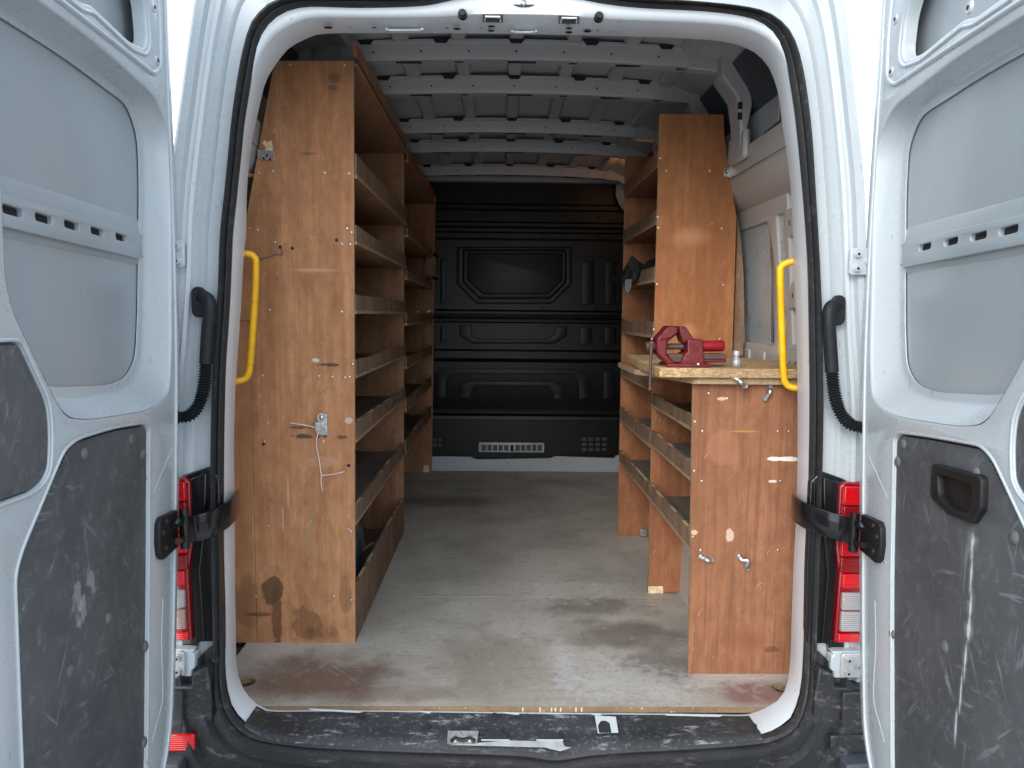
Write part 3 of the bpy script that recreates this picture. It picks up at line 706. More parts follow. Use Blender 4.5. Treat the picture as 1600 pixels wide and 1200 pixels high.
    l1 = obj('liner_board', plate(off_, [HND] if s > 0 else [], lambda u, v, w: f(u, v, .004+w), .012, .0015), 'liner', D, 35, label='scuffed charcoal liner board')
    l2 = obj('liner_board', plate(offs(ccw(PLY2), .003), [], lambda u, v, w: f(u, v, .004+w), .012, .0015), 'liner', D, 35)
    for P_, u0 in ((PLY1, .5), (PLY2, .7)):
        lo = [f(p.x, p.y, .001) for p in offs(ccw(P_), -.004)]
        obj('liner_lip', tube(lo, .0035, 8, True), 'white', D, 60)
    riv = [(.305,.805),(.52,.815),(.245,.76),(.272,.33),(.61,.44),(.775-.012,.60),(.764,.14),(.45,.47),(.30,.12),(.60,-.0)]
    if s > 0: riv = [(.262,.800),(.238,.755),(.57,.80),(.70,.72),(.262,.36),(.50,.44),(.70,.3),(.33,.0),(.60,.0)]
    nrm = f(0, 0, -1)-f(0, 0, 0)
    for u, z in riv:
        obj('rivet', dome(f(u, z, .004), nrm, .0125, .006, 16), 'liner_edge', D, 60)
    # serrated joint along the slanted edge of the liner
    tick = []
    pa = [(.575,.842),(.745,.710),(.770,.668),(.776,.45),(.784,.0)] if s < 0 else [(.60,.845),(.770,.715),(.787,.67),(.79,.45),(.79,.0)]
    pl = resample([Vector((a, b, 0)) for a, b in pa], 90, False)
    for p in pl: tick.append(prism([f(p.x-.0035, p.y-.0015, .0035), f(p.x+.0015, p.y-.0015, .0035), f(p.x+.0015, p.y+.003, .0035), f(p.x-.0035, p.y+.003, .0035)], nrm*.001))
    o = obj('liner_joint_teeth', join(*tick), 'hole', D, kind='stuff')
    # pressed steps on the hinge side of the door
    stp = [(.062,.745),(.205,.665),(.215,.55)] ; stp2 = [(.20,.515),(.165,.235),(.262,.262)]
    obj('pressed_step', tube([f(u, z, .002) for u, z in ((.055,.752),(.12,.712),(.203,.662))],   .0035, 8), 'white', D, 60)
    obj('pressed_step', tube([f(u, z, .002) for u, z in ((.062,.505),(.13,.48),(.215,.512))], .0035, 8), 'white', D, 60)
    obj('pressed_step', tube(spline([f(u, z, .002) for u, z in ((.165,.40),(.185,.30),(.19,.17),(.235,.125),(.265,.10))], 5), .0035, 8), 'white', D, 60)
    # door check bracket and strap
    bz = .545
    q = lambda u, z, w: f(u, z, w)
    obj('strap_bracket', prismn([q(u, z, -.014) for u, z in ((.085,.592),(.19,.602),(.205,.59),(.212,.55),(.205,.515),(.188,.500),(.085,.500))], (f(0, 0, .016)-f(0, 0, 0))), 'black', D, bevel=.004)
    cr = obj('strap_clevis', join(tube([q(.085, .595, -.028), q(.085, .495, -.028)], .012, 12), prismn([q(u, z, -.034) for u, z in ((.10,.58),(.15,.575),(.15,.565),(.10,.565))], (f(0, 0, .02)-f(0, 0, 0))), prismn([q(u, z, -.034) for u, z in ((.10,.53),(.17,.545),(.17,.53),(.10,.515))], (f(0, 0, .02)-f(0, 0, 0)))), 'gloss_black', D, 40)
    for u, z in ((.19, .565), (.175, .525), (.165, .585)): obj('bolt', dome(q(u, z, -.014), nrm, .008, .006), 'black', D, 60)
    # handle pocket on the right door
    if s > 0:
        fr = rnd([(.424,.784),(.432,.790),(.600,.803),(.612,.798),(.616,.745),(.588,.710),(.500,.704),(.436,.716),(.426,.726)], .008, 3)
        H = obj('door_handle', plate(fr, [HND], lambda u, v, w: f(u, v, -.010+w), .014, .005), 'black', D, 40, label='black recessed pull handle')
        R0_ = resample([Vector((p.x, p.y, 0)) for p in ccw(HND)], 60); R1_ = [Vector((.522+(p.x-.522)*.9, .75+(p.y-.75)*.86, 0)) for p in R0_]
        obj('handle_pocket', loft([[f(p.x, p.y, .002) for p in R0_], [f(p.x, p.y, .045) for p in R1_]], True, True), 'black', D, 50)
        obj('handle_lever', prismn([f(u, z, .004) for u, z in ((.456,.769),(.578,.776),(.580,.756),(.458,.752))], f(0, 0, .016)-f(0, 0, 0)), 'black', D, bevel=.004)
    return D, f
DL, fL = door(-1); DR, fR = door(1)

# ---- check straps (bands from the doors into the body)
def strap(s):
    f = dmap(s); a = f(.085, .545, -.028)
    pts = [a, Vector((s*.800, 1.86, .555)), Vector((s*.765, 1.925, .560)), Vector((s*.735, 1.99, .568)), Vector((s*.722, 2.04, .575)), Vector((s*.735, 2.075, .578))]
    if s < 0: pts = [a] + [PY(*p) for p in ((303,826,1.83),(330,818,1.862),(352,806,1.905),(366,793,1.965),(372,785,2.04))]
    else: pts = [a] + [PY(*p) for p in ((1318,826,1.83),(1290,818,1.862),(1262,807,1.905),(1244,796,1.965),(1239,790,2.04))]
    sp = spline(pts, 6); hw = .034; rs_ = []
    for i, p in enumerate(sp):
        t = (sp[min(i+1, len(sp)-1)]-sp[max(i-1, 0)]); t.z = 0; t.normalize(); n_ = Vector((t.y, -t.x, 0))*.004
        up_ = Vector((0, 0, hw))
        rs_.append([p-up_-n_, p-up_*.9-n_*1.6, p+up_*.9-n_*1.6, p+up_-n_, p+up_+n_, p+up_*.9+n_*1.2, p-up_*.9+n_*1.2, p-up_+n_])
    S = obj('door_check_strap', loft(rs_, True, True), 'gloss_black', van, 50, label='black door check strap holding the %s door' % ('left' if s < 0 else 'right'))
    c = sp[9]; t = (sp[10]-sp[8]); t.z = 0; t.normalize(); n_ = Vector((t.y, -t.x, 0))
    if n_.y > 0: n_ = -n_
    w_ = .011
    obj('strap_hole', prism([c+n_*.0072+t*a_*w_+Vector((0, 0, b_*w_*.9)) for a_, b_ in ((-1,-1),(1,-1),(1,1),(-1,1))], n_*.0008), 'hole', S)
for s in (-1, 1): strap(s)

# ---- tail lights
def tail(s):
    k = (lambda px: px) 
    m = (lambda x: (x if s < 0 else None))
    X = lambda v: s*v
    bez = obj('light_housing', prismn([(X(x), 1.915, z) for x, z in ((.778,.645),(.805,.675),(.865,.655),(.895,.64),(.895,.165),(.855,.165),(.848,.20),(.792,.20),(.785,.24),(.780,.40))], (0, .02, 0)), 'gloss_black', van, bevel=.004, label='glossy black tail light housing')
    step = obj('housing_rib', prismn([(X(x), 1.903, z) for x, z in ((.808,.66),(.850,.646),(.852,.17),(.846,.20),(.826,.21),(.832,.40),(.818,.50))], (0, .014, 0)), 'gloss_black', bez, bevel=.003)
    T = obj('tail_light', prismn([(X(x), 1.895, z) for x, z in ((.848,.638),(.862,.648),(.955,.648),(.955,.212),(.856,.212),(.860,.40),(.848,.47))], (0, .03, 0)), 'lens_dark', van, bevel=.004, label='red tail light with clear lower lens')
    def seg_(z0, z1, mat, x0=.858, dz=0, x1=.945, nm='lens'):
        obj(nm, prismn([(X(x0), 1.886, z0), (X(x1), 1.886, z0+dz), (X(x1), 1.886, z1+dz), (X(x0), 1.886, z1)], (0, .012, 0)), mat, T, bevel=.003)
    seg_(.590, .640, 'lens_red'); seg_(.512, .556, 'lens_red'); seg_(.452, .506, 'lens_red'); seg_(.365, .405, 'lens_red', .866)
    seg_(.408, .448, 'lens_dark'); seg_(.560, .587, 'lens_dark'); seg_(.305, .352, 'lens_clear', .868); seg_(.246, .300, 'lens_amber' if s < 0 else 'lens_clear', .868); seg_(.216, .240, 'lens_red', .862)
    # hinge block under the light
    B = obj('hinge_block', prismn([(X(x), 1.885, z) for x, z in ((.845,.192),(.955,.192),(.955,.118),(.855,.118),(.855,.135),(.845,.142),(.845,.178),(.852,.182))], (0, .03, 0)), 'white', van, bevel=.003)
    for zc, nm_ in ((.157, 1), (1.222, 2)):
        x0 = .868 if nm_ == 1 else .839
        yb = 1.885 if nm_ == 1 else 1.893
        Hh = obj('door_hinge', prismn([(X(x0+x), yb-.010, zc+z) for x, z in ((.0,.028),(.006,.034),(.062,.034),(.062,-.034),(.006,-.034),(.0,-.028))], (0, .010, 0)), 'alu' if nm_ == 1 else 'white', van, bevel=.003)
        for bx, bzz in ((.017, .018), (.017, -.018), (.046, 0)):
            bo = obj('hinge_bolt', join(cyl((X(x0+bx), yb-.010, zc+bzz), (0, -1, 0), .0115, .004, 18, .010), cyl((X(x0+bx), yb-.014, zc+bzz), (0, -1, 0), .0075, .006, 12)), 'alu' if nm_ == 1 else 'white', Hh, 40)
            obj('bolt_socket', cyl((X(x0+bx), yb-.0203, zc+bzz), (0, -1, 0), .004, .0004, 6), 'hole', Hh)
    # corner bumper pieces
    C_ = obj('bumper_corner', prismn([(X(x), 1.865, z) for x, z in ((.805,.155),(.845,.135),(.850,.10),(.985,.10),(.985,-.30),(.86,-.30),(.80,-.12),(.795,.05))], (0, .05, 0)), 'bumper', van, bevel=.006)
    obj('corner_rib', prismn([(X(x), 1.850, z) for x, z in ((.865,.095),(.985,.095),(.985,-.05),(.868,-.03))], (0, .02, 0)), 'bumper', C_, bevel=.005)
    obj('reflector', prismn([(X(x), 1.842, z) for x, z in ((.835,-.020),(.885,-.018),(.94,-.018),(.94,-.062),(.885,-.064),(.835,-.060))], (0, .012, 0)), 'lens_red' if s < 0 else 'bumper', van, bevel=.002, label='red lower reflector' if s < 0 else 'black lower trim')
    obj('bumper_end', prismn([(X(x), 1.80, z) for x, z in ((.86,-.075),(1.0,-.068),(1.0,-.4),(.84,-.4))], (0, .08, 0)), 'cavity', van, bevel=.006)
for s in (-1, 1): tail(s)

# ---- rubber cable conduits
def conduit(s):
    if s < 0: pp = [(316,462,1.905),(326,470,1.885),(328,490,1.880),(325,520,1.88),(322,568,1.88)]; qq = [(322,568,1.88),(320,595,1.88),(315,620,1.88),(307,638,1.875),(294,650,1.87),(276,652,1.86)]; gm = (311, 472)
    else: pp = [(1308,474,1.905),(1297,482,1.885),(1295,502,1.880),(1297,535,1.88),(1300,581,1.88)]; qq = [(1300,581,1.88),(1303,610,1.88),(1309,635,1.88),(1318,652,1.875),(1331,664,1.87),(1350,668,1.86)]; gm = (1309, 485)
    a = spline([PY(*p) for p in pp], 6)
    c0 = PY(gm[0], gm[1], 1.905)
    G = obj('cable_conduit', tube(a, .0165, 14), 'rubber_hose', van, 50, label='black rubber cable conduit beside the %s door' % ('left' if s < 0 else 'right'))
    obj('grommet', prismn([(c0.x+.017*math.cos(t)*(1), 1.896, c0.z+(.022 if math.sin(t) > 0 else -.022)+.017*math.sin(t)) for t in [2*math.pi*i/20 for i in range(20)]], (0, .018, 0)), 'rubber_hose', G, bevel=.003)
    b = resample(spline([PY(*p) for p in qq], 8), 100, False)
    V, Fc = tube(b, lambda t: .0145+.0030*math.cos(t*99*math.pi*.5), 14)
    obj('corrugated_sleeve', (V, Fc), 'rubber_hose', G, 60)
for s in (-1, 1): conduit(s)

# ---- yellow grab handles
def grab(px, lab):
    a = spline([PY(x, y, Y) for x, y, Y in px], 5)
    obj('grab_handle', tube(a, .0098, 14), 'yellow', van, 60, label=lab)
grab([(362,396,2.06),(376,396,2.07),(389,397,2.08),(397,402,2.085),(400,414,2.085),(398,470,2.085),(393,545,2.085),(390,576,2.085),(386,588,2.085),(378,594,2.08),(360,597,2.06)], 'yellow tubular grab handle inside the left of the doorway')
grab([(1262,405,2.06),(1243,408,2.07),(1229,411,2.08),(1221,417,2.085),(1219,430,2.085),(1221,500,2.085),(1223,560,2.085),(1225,590,2.085),(1229,600,2.085),(1237,605,2.08),(1262,608,2.06)], 'yellow tubular grab handle inside the right of the doorway')

# ---- sill details: striker, latches, cut-outs
def sillpt(px, py): # point on the tilted sill
    t = min(1, max(0, (py-1108)/(1168-1108))); return PY(px, py, 1.928-.100*t)
for px, py, r_ in ((425,1125,.012),(567,1116,.007),(666,1135,.007),(773,1116,.006),(1175,1133,.007)):
    q = sillpt(px, py)+Vector((0, -.003, 0)); obj('sill_recess', prismn([(q.x+r_*1.5*math.cos(a), q.y-.004+r_*.9*math.sin(a), q.z+.002+r_*.5*math.sin(a)) for a in [2*math.pi*i/14 for i in range(14)]], (0, -.001, .0015)), 'hole', van)
pl_ = obj('lower_striker', prism([sillpt(*p) for p in ((700,1142),(748,1142),(745,1163),(699,1163))], (0, -.004, .003)), 'zinc', van, label='dirty lower striker plate')
obj('striker_loop', tube([sillpt(*p)+Vector((0, -.012, .004)) for p in ((705,1156),(712,1152),(723,1154),(735,1152),(742,1156))], .005, 8), 'black', pl_, 40)
for a_ in (711, 734): obj('striker_bolt', dome(sillpt(a_, 1154)+Vector((0, -.008, .004)), (0, -.7, .7), .008, .004), 'zinc', pl_, 60)
for x0, x1 in ((752, 796), (838, 880)):
    o = obj('sill_pocket', prism([sillpt(*p) for p in ((x0, 1154), (x0+14, 1141), (x1-14, 1141), (x1, 1154))], (0, -.003, .002)), 'bumper', van)
    obj('pocket_lip', prism([sillpt(*p)+Vector((0, -.003, .001)) for p in ((x0, 1154.5), (x1, 1154.5), (x1, 1157), (x0, 1157))], (0, -.002, .001)), 'white', o)
obj('bare_sill_strip', prism([sillpt(*p) for p in ((699,1164),(745,1161),(790,1157),(838,1158),(878,1156),(882,1166),(893,1168),(875,1174),(852,1168),(780,1166))], (0, -.003, .002)), 'alu', van)
cu = obj('sill_cutout', prism([sillpt(*p) for p in ((929,1118),(962,1120),(966,1145),(934,1146))], (0, -.003, .002)), 'white', van)
obj('cutout_hole', prism([sillpt(*p)+Vector((0, -.0035, .002)) for p in ((936,1145),(934,1134),(938,1127),(945,1126),(952,1130),(955,1145))], (0, -.001, .001)), 'hole', cu)
for p0, p1 in (((482,1102),(570,1106)),((653,1105),(676,1107)),((785,1107),(815,1109)),((920,1109),(943,1110)),((1035,1110),(1130,1112))):
    obj('sill_tape', prism([sillpt(p0[0], p0[1]+5), sillpt(p1[0], p1[1]+5), sillpt(p1[0]-6, p1[1]+8), sillpt(p0[0]+6, p0[1]+8)], (0, -.002, .001)), 'white', van)

# ---- side wall structure on both sides (rails, stiffeners, cut-outs)
def wall(s):
    Wx = .905
    fm = lambda u, v, w: Vector((s*((Wx if v < 1.25 else Wx-(v-1.25)*.16)+w), u, v))
    # framed lower panel with openings (u = Y, v = Z)
    holes = [rnd([(2.56,.98),(2.93,.98),(2.93,1.41),(2.60,1.41)], .03, 4), rnd([(2.46,1.15),(2.52,1.15),(2.52,1.42),(2.46,1.42)], .012, 3),
             rnd([(2.46,.96),(2.52,.96),(2.52,1.10),(2.46,1.10)], .012, 3), rnd([(2.22,.99),(2.40,.99),(2.40,1.52),(2.22,1.52)], .02, 3),
             rnd([(3.05,.98),(3.50,.98),(3.50,1.41),(3.05,1.41)], .03, 4), rnd([(3.95,.98),(4.60,.98),(4.60,1.41),(3.95,1.41)], .03, 4)]
    W = obj('side_inner_panel', plate([(2.06,.02),(4.98,.02),(4.98,1.50),(2.06,1.56)], holes, fm, .02, .006), 'grey_int', van, 40, label='grey pressed inner side panel with cut-outs, %s side' % ('left' if s < 0 else 'right'))
    for v0, v1 in ((1.14, 1.43), (.95, 1.11)): obj('slot_shade_backing', prism([fm(u, v, .019) for u, v in ((2.45, v0), (2.53, v0), (2.53, v1), (2.45, v1))], Vector((s*.001, 0, 0))), 'cavity', W)  # dark plates stand in for the shade behind the slots
    for u0 in (2.605, 2.30): obj('stay_rod', tube([fm(u0, .99, .012), fm(u0-.02, 1.39, .012)], .005, 8), 'cavity', W)
    for z0 in (1.15, 1.38, .93):
        b = obj('cross_bracket', prismn([fm(u, v, -.012) for u, v in ((2.21,z0-.035),(2.41,z0-.045),(2.42,z0-.03),(2.41,z0+.03),(2.42,z0+.045),(2.21,z0+.035))], Vector((s*.014, 0, 0))), 'grey_int', W, bevel=.004)
        for u0 in (2.33, 2.38): obj('bracket_slot', prism([fm(u, v, -.0125) for u, v in ((u0,z0-.008),(u0+.006,z0-.008),(u0+.006,z0+.008),(u0,z0+.008))], Vector((-s*.0008, 0, 0))), 'hole', W)
    for u0 in (2.0+.16*i for i in range(1, 9)): obj('floor_step', prismn([fm(u0, .90, -.006), fm(u0+.13, .90, -.006), fm(u0+.13, .955, -.006), fm(u0, .955, -.006)], Vector((s*.008, 0, 0))), 'grey_int', W, bevel=.004)
    # upper longitudinal rail
    prof = [(.895,1.455),(.84,1.50),(.815,1.54),(.800,1.60),(.795,1.665),(.81,1.675),(.84,1.665),(.87,1.66)]
    R = obj('side_rail', loft([[Vector((s*x, Y, z)) for x, z in prof] for Y in (2.05, 3.0, 4.0, 4.98)], False), 'grey_int', van, 35, label='grey longitudinal side rail')
    hol = [cyl((s*.8005, 2.15+.085*i, 1.63), (-s, 0, 0), .004, .001, 8) for i in range(12)]
    obj('rail_hole', join(*hol), 'hole', R, kind='stuff')
    obj('rail_seam', box((s*.7975-.0004, 2.08, 1.585), (s*.7975+.0004, 3.0, 1.587)) , 'hole', R)
    # dark sheet painting the shade above the rail, and the pillar braces
    obj('upper_cavity_shade', loft([[Vector((s*x, Y, z)) for x, z in ((.86,1.66),(.842,1.75),(.79,1.86),(.735,1.94))] for Y in (2.06, 4.9)], False), 'cavity', van)
    for Y in (2.60, 3.02, 3.66):
        br_ = obj('pillar_brace', prismn([(s*x, Y, z) for x, z in ((.70,1.985),(.80,1.93),(.812,1.80),(.80,1.74),(.79,1.64),(.775,1.64),(.770,1.74),(.755,1.83),(.70,1.90))], (0, .11, 0)), 'roof_grey', van, bevel=.008)
        for zz in (1.80, 1.765): obj('brace_slot', box((s*.772-.012, Y-.0012, zz-.012), (s*.772+.004, Y-.0004, zz+.012)), 'hole', br_)
        obj('brace_foot', prismn([(s*x, Y+y, 1.62) for x, y in ((.775,-.03),(.80,-.03),(.80,.15),(.775,.15))], (0, 0, .10)), 'roof_grey', br_, bevel=.012)
        obj('anchor_plate', prismn([(s*.835, Y-.20+u, v) for u, v in ((0,1.70),(.13,1.69),(.135,1.80),(.02,1.815),(0,1.79))], (s*-.008, 0, 0)), 'roof_grey', van, bevel=.003)
for s in (-1, 1): wall(s)
# wheel arches inside
for s in (-1, 1):
    a = [(s*.60, z_) for z_ in (0,)]
    ring1 = []
    for Y, h_ in ((2.42,.0),(2.46,.12),(2.56,.19),(2.75,.22),(3.0,.22),(3.2,.19),(3.30,.12),(3.34,0)):
        ring1.append([Vector((s*.93, Y, h_+.005)), Vector((s*.70, Y, h_+.005)), Vector((s*.665, Y, max(0, h_-.03))), Vector((s*.66, Y, -.01))])
    obj('wheel_arch', loft(ring1, False), 'grey_int', van, 35)

# ---- bulkhead
BY = 5.08
bzv = lambda py: PY(800, py, BY).z
bxv = lambda px: PY(px, 600, BY).x
BK = obj('bulkhead', loft([[Vector((x, BY+dy, bzv(py))) for x in (-.93, .93)] for py, dy in
    ((250,0),(318,0),(321,-.012),(327,-.012),(330,0),(346,0),(349,-.014),(354,-.014),(357,.004),(362,.004),(365,-.010),(372,-.010),(376,0),(484,0),(487,-.016),(491,-.016),(493,0),(497,0),(499,-.018),(503,-.018),(505,0),(546,0),(549,-.010),(560,-.010),(562,.0),(564,.006),(566,-.006),(634,-.006),(637,.0),(646,0),(650,-.018),(655,-.022),(657,.02),(716,.02),(740,.02))], False), 'bulk', van, 30, label='black pressed steel bulkhead')
bf = lambda u, v, w: Vector((u, BY-.010+w, v))
def emb(px, r=6, th=.012, rr=.004, mat='bulk', hole=None, name='pressed_panel', lvl=0, parent=BK):
    P = [(PY(x, y, BY).x, PY(x, y, BY).z) for x, y in px]
    P = rnd(P, r*.0044, 4)
    hs_ = [rnd([(PY(x, y, BY).x, PY(x, y, BY).z) for x, y in h], r*.0035, 4) for h in (hole or [])]
    return obj(name, plate(P, hs_, lambda u, v, w: Vector((u, BY-th-lvl+w, v)), th, rr), mat, parent, 40)
win = [(714,386),(893,386),(893,444),(862,475),(745,475),(714,444)]
wi2 = [(724,391),(884,391),(884,441),(859,466),(749,466),(724,441)]
wi3 = [(731,396),(878,396),(878,438),(856,459),(756,459),(731,438)]
emb(win, 3, .024, .006, hole=[wi2])
emb(wi2, 3, .016, .005, hole=[wi3])
emb(wi3, 2, .008, .003)
for px in ([(688,405),(697,405),(697,475),(688,475)], [(908,408),(928,408),(928,476),(908,476)], [(945,408),(962,408),(962,476),(945,476)],
           [(688,509),(697,509),(697,535),(688,535)], [(906,512),(925,512),(925,538),(906,538)], [(944,512),(962,512),(962,538),(944,538)], [(942,580),(960,580),(960,624),(942,624)],
           [(718,508),(737,508),(737,526),(746,530),(855,530),(867,522),(867,510),(886,510),(886,524),(866,537),(738,537),(718,524)],
           [(718,622),(718,603),(730,595),(865,596),(883,606),(883,624),(865,624),(865,614),(856,604),(744,603),(736,612),(736,622)],
           [(680,582),(694,576),(905,577),(923,588),(923,624),(904,624),(904,594),(893,585),(708,584),(697,592),(697,621),(680,621)]):
    emb(px, 3, .014, .004, hole=None)
bh_ = [cyl((bxv(698+22.5*i), BY-.0102, bzv(555)), (0, -1, 0), .0035, .001, 8) for i in range(12)]
obj('bulkhead_hole', join(*bh_), 'hole', BK, kind='stuff')
for px in (758, 846, 930):
    for py in (337, 368, 481, 495, 507): obj('weld_tab', box((bxv(px)-.012, BY-.02, bzv(py)-.010), (bxv(px)+.012, BY-.004, bzv(py)+.010)), 'bulk', BK, bevel=.002)
vg = emb([(748,690),(850,691),(850,706),(748,705)], 1, .030, .002, 'alu', name='vent_grille')
for i in range(11):
    x0 = 753+8.7*i
    if i == 5: obj('vent_lock', prism([Vector((PY(x, y, BY).x, BY-.031, PY(x, y, BY).z)) for x, y in ((x0+1,694),(x0+6,694),(x0+6,704),(x0+1,704))], (0, -.001, 0)), 'hole', BK)
    else: obj('vent_slat', prismn([Vector((PY(x, y, BY).x, BY-.031, PY(x, y, BY).z)) for x, y in ((x0,694),(x0+6.5,694),(x0+6.5,703),(x0,703))], (0, -.003, 0)), 'cavity', BK, bevel=.001)
for i in range(4):
    for j in range(3):
        x0, y0 = 909+10.5*i, 683+8*j
        obj('vent_opening', prismn([Vector((PY(x, y, BY).x, BY-.004, PY(x, y, BY).z)) for x, y in ((x0,y0),(x0+7,y0),(x0+7,y0+5.5),(x0,y0+5.5))], (0, -.010, 0)), 'cavity', BK, bevel=.001)
for i in range(2):
    for j in range(2):
        x0, y0 = 677+8*i, 684+8*j
        obj('vent_opening', prismn([Vector((PY(x, y, BY).x, BY-.004, PY(x, y, BY).z)) for x, y in ((x0,y0),(x0+6,y0),(x0+6,y0+5.5),(x0,y0+5.5))], (0, -.010, 0)), 'cavity', BK, bevel=.001)
tb = [(660,714),(690,713),(735,714),(745,718),(860,716),(868,713),(960,716),(962,712),(990,712),(990,745),(660,741)]
obj('bulkhead_foot', prism([Vector((PY(x, y, 5.04).x, 5.04, PY(x, y, 5.04).z)) for x, y in tb], (0, .02, 0)), 'white_int', van, label='pale grey foot of the bulkhead')
obj('bulkhead_side_bracket', prismn([Vector((PY(x, y, 5.0).x, 5.0, PY(x, y, 5.0).z)) for x, y in ((963,288),(1000,285),(1000,345),(980,335),(968,320),(962,305))], (0, .02, 0)), 'roof_grey', van, bevel=.003)
# warm cargo lamp at the roof behind the right shelves
lampo = obj('cargo_lamp', box((.74, 4.30, 1.915), (.80, 4.42, 1.935)), 'white_int', van, bevel=.004)
k = NT('lit_lamp_lens'); k.b.inputs['Emission Color'].default_value = (1, .45, .16, 1); k.b.inputs['Emission Strength'].default_value = 6; M['lamp'] = k.col((.8, .5, .3))
obj('lamp_lens', box((.745, 4.31, 1.910), (.795, 4.41, 1.916)), 'lamp', lampo)
ld = bpy.data.lights.new('cargo_lamp_light', 'POINT'); ld.energy = .38; ld.color = (1, .42, .14); ld.shadow_soft_size = .03
lo_ = bpy.data.objects.new('cargo_lamp_light', ld); COL.objects.link(lo_); lo_.location = (.74, 4.35, 1.90)

# ================================================================ PLYWOOD FLOOR
fl = thing('plywood_floor', (0, 3.5, -.015), 'worn grey brown plywood load floor with stains and a pale layered front edge', 'plywood floor')
FY = 1.952
ffl = lambda u, v, w: Vector((u, v, -w))
def ell(cx, cy, rx, ry, n=20): return [Vector((cx+rx*math.cos(2*math.pi*i/n), cy+ry*math.sin(2*math.pi*i/n))) for i in range(n)]
hl1 = PZ(386, 1066, 0); hl2 = PZ(1217, 1075, 0)
obj('floor_board', plate([(-.86, FY), (.86, FY), (.88, 2.748), (-.88, 2.748)], [ell(hl1.x, hl1.y, .024, .026), ell(hl2.x, hl2.y, .020, .024)], ffl, .015, .0), None, fl, mats=['floor', 'edgeD'],
    fm=None) if False else None
vf = plate([(-.86, FY), (.86, FY), (.88, 2.748), (-.88, 2.748)], [ell(hl1.x, hl1.y, .024, .026), ell(hl2.x, hl2.y, .020, .024)], ffl, .017, .0)
o = obj('floor_board', vf, 'floor', fl)
o.data.materials.append(M['edgeD'])
for p in o.data.polygons:
    if abs(p.normal.z) < .5: p.material_index = 1
obj('floor_board', plate([(-.9, 2.751), (.9, 2.751), (.9, 5.03), (-.9, 5.03)], [], ffl, .017, 0), 'floor', fl)
# paint ticks on the front edge
for px in (817, 844, 862, 868, 876, 900, 909): 
    q = PY(px, 1104.5, FY-.0006); obj('paint_mark', box((q.x-.0018 if px not in (865,) else q.x-.006, FY-.0012, -.014), (q.x+.0018, FY-.0004, -.002)), 'tape', fl)
# small debris on the floor
deb = [(607,892),(560,925),(668,870),(700,905),(375,1006),(1020,945),(1000,952),(452,1004),(800,930),(742,1003),(905,990)]
for i, p in enumerate(deb[:2]):
    pass
dbv = []
for p in deb[1:]:
    q = PZ(*p, 0); r_ = random.uniform(.0015, .0035); dbv.append(dome(q, (0, 0, 1), r_, r_, 6))
obj('wood_crumbs', join(*dbv), 'cream', fl, kind='stuff')
q = PZ(599, 893, 0)
tg = obj('paper_scrap', ([Vector((q.x-.012, q.y, .001)), Vector((q.x+.006, q.y-.01, .001)), Vector((q.x+.002, q.y-.004, .045)), Vector((q.x-.010, q.y+.008, .048))]+[Vector((q.x-.011, q.y+.002, .001)), Vector((q.x+.007, q.y-.008, .001)), Vector((q.x+.003, q.y-.002, .045)), Vector((q.x-.009, q.y+.010, .048))], [(0,1,2,3),(4,7,6,5),(0,4,5,1),(1,5,6,2),(2,6,7,3),(3,7,4,0)]), 'tape')
tg['label'] = 'small bent grey scrap standing against the bottom lip of the left shelves'; tg['category'] = 'scrap'

# ================================================================ SHELVING
def XL(z, Y=0): return -.515+.011*z
def XR(z): return .537-.003*z
def panel(name, pts, Y, th, mat, parent, edge='edgeV', label=None):
    o = obj(name, prism([(x, Y, z) for x, z in pts], (0, th, 0)), mat, parent, label=label)
    o.data.materials.append(M[edge])
    for p in o.data.polygons:
        if abs(p.normal.y) < .5: p.material_index = 1
    return o
def board(name, x0, x1, y0, y1, z, th, parent, mat='shelf', label=None):
    o = obj(name, box((x0, y0, z-th), (x1, y1, z)), mat, parent, label=label); o.data.materials.append(M['edge'])
    for p in o.data.polygons:
        if abs(p.normal.z) < .5: p.material_index = 1
    return o
def lip(name, X0, X1, Y0, Y1, z0, z1, parent, mat='lip', wav=.0022, sag=.0, seed=0, th=.011, dz=0):
    """front lip along Y with a slightly uneven top edge"""
    rg = random.Random(seed); n = 14; rings_ = []
    ph = rg.random()*6
    for i in range(n+1):
        t = i/n; Y = Y0+(Y1-Y0)*t; X = X0+(X1-X0)*t; zt = z1+dz*t-sag*math.sin(math.pi*t)+wav*math.sin(ph+7*t)+rg.uniform(-1, 1)*wav*.35
        zb = z0
        lean = .0
        rings_.append([Vector((X, Y, zb)), Vector((X+lean, Y, zt)), Vector((X+math.copysign(th, X)+lean, Y, zt)), Vector((X+math.copysign(th, X), Y, zb))])
    o = obj(name, loft(rings_, True, True), mat, parent); o.data.materials.append(M['edge'])
    for p in o.data.polygons:
        if abs(p.normal.z) > .6: p.material_index = 1
    return o
def leftunit(Y0, Y1, heights, tops, label, name, base, near_panel, far_pts, top=1.845):
    U = thing(name, ((-.7), (Y0+Y1)/2, 0), label, 'shelving unit', 'plywood shelving units fixed along the van walls')
    for i, (zb, zt, dzz) in enumerate(heights):
        X = XL(zb)
        back = -.885 if zb < 1.3 else (-.85 if zb < 1.6 else -.74)
        board('shelf', back, X+(.001 if zb > 0 else -.012), Y0+.013, Y1-.002, (zb if i or Y0 > 3 else 1.832)+.011, .011, U, 'shelf' if zb < 1.2 else 'plyIn')
        lip('shelf_lip', X, XL(zb)-.003, Y0+.013, Y1-.002, zb+(.0105 if zb > 0 else 0), zt, U, 'lip' if i > 0 else 'plyIn', seed=i+int(Y0*10), dz=dzz, sag=.004 if 0 < i < 5 else 0)
    return U
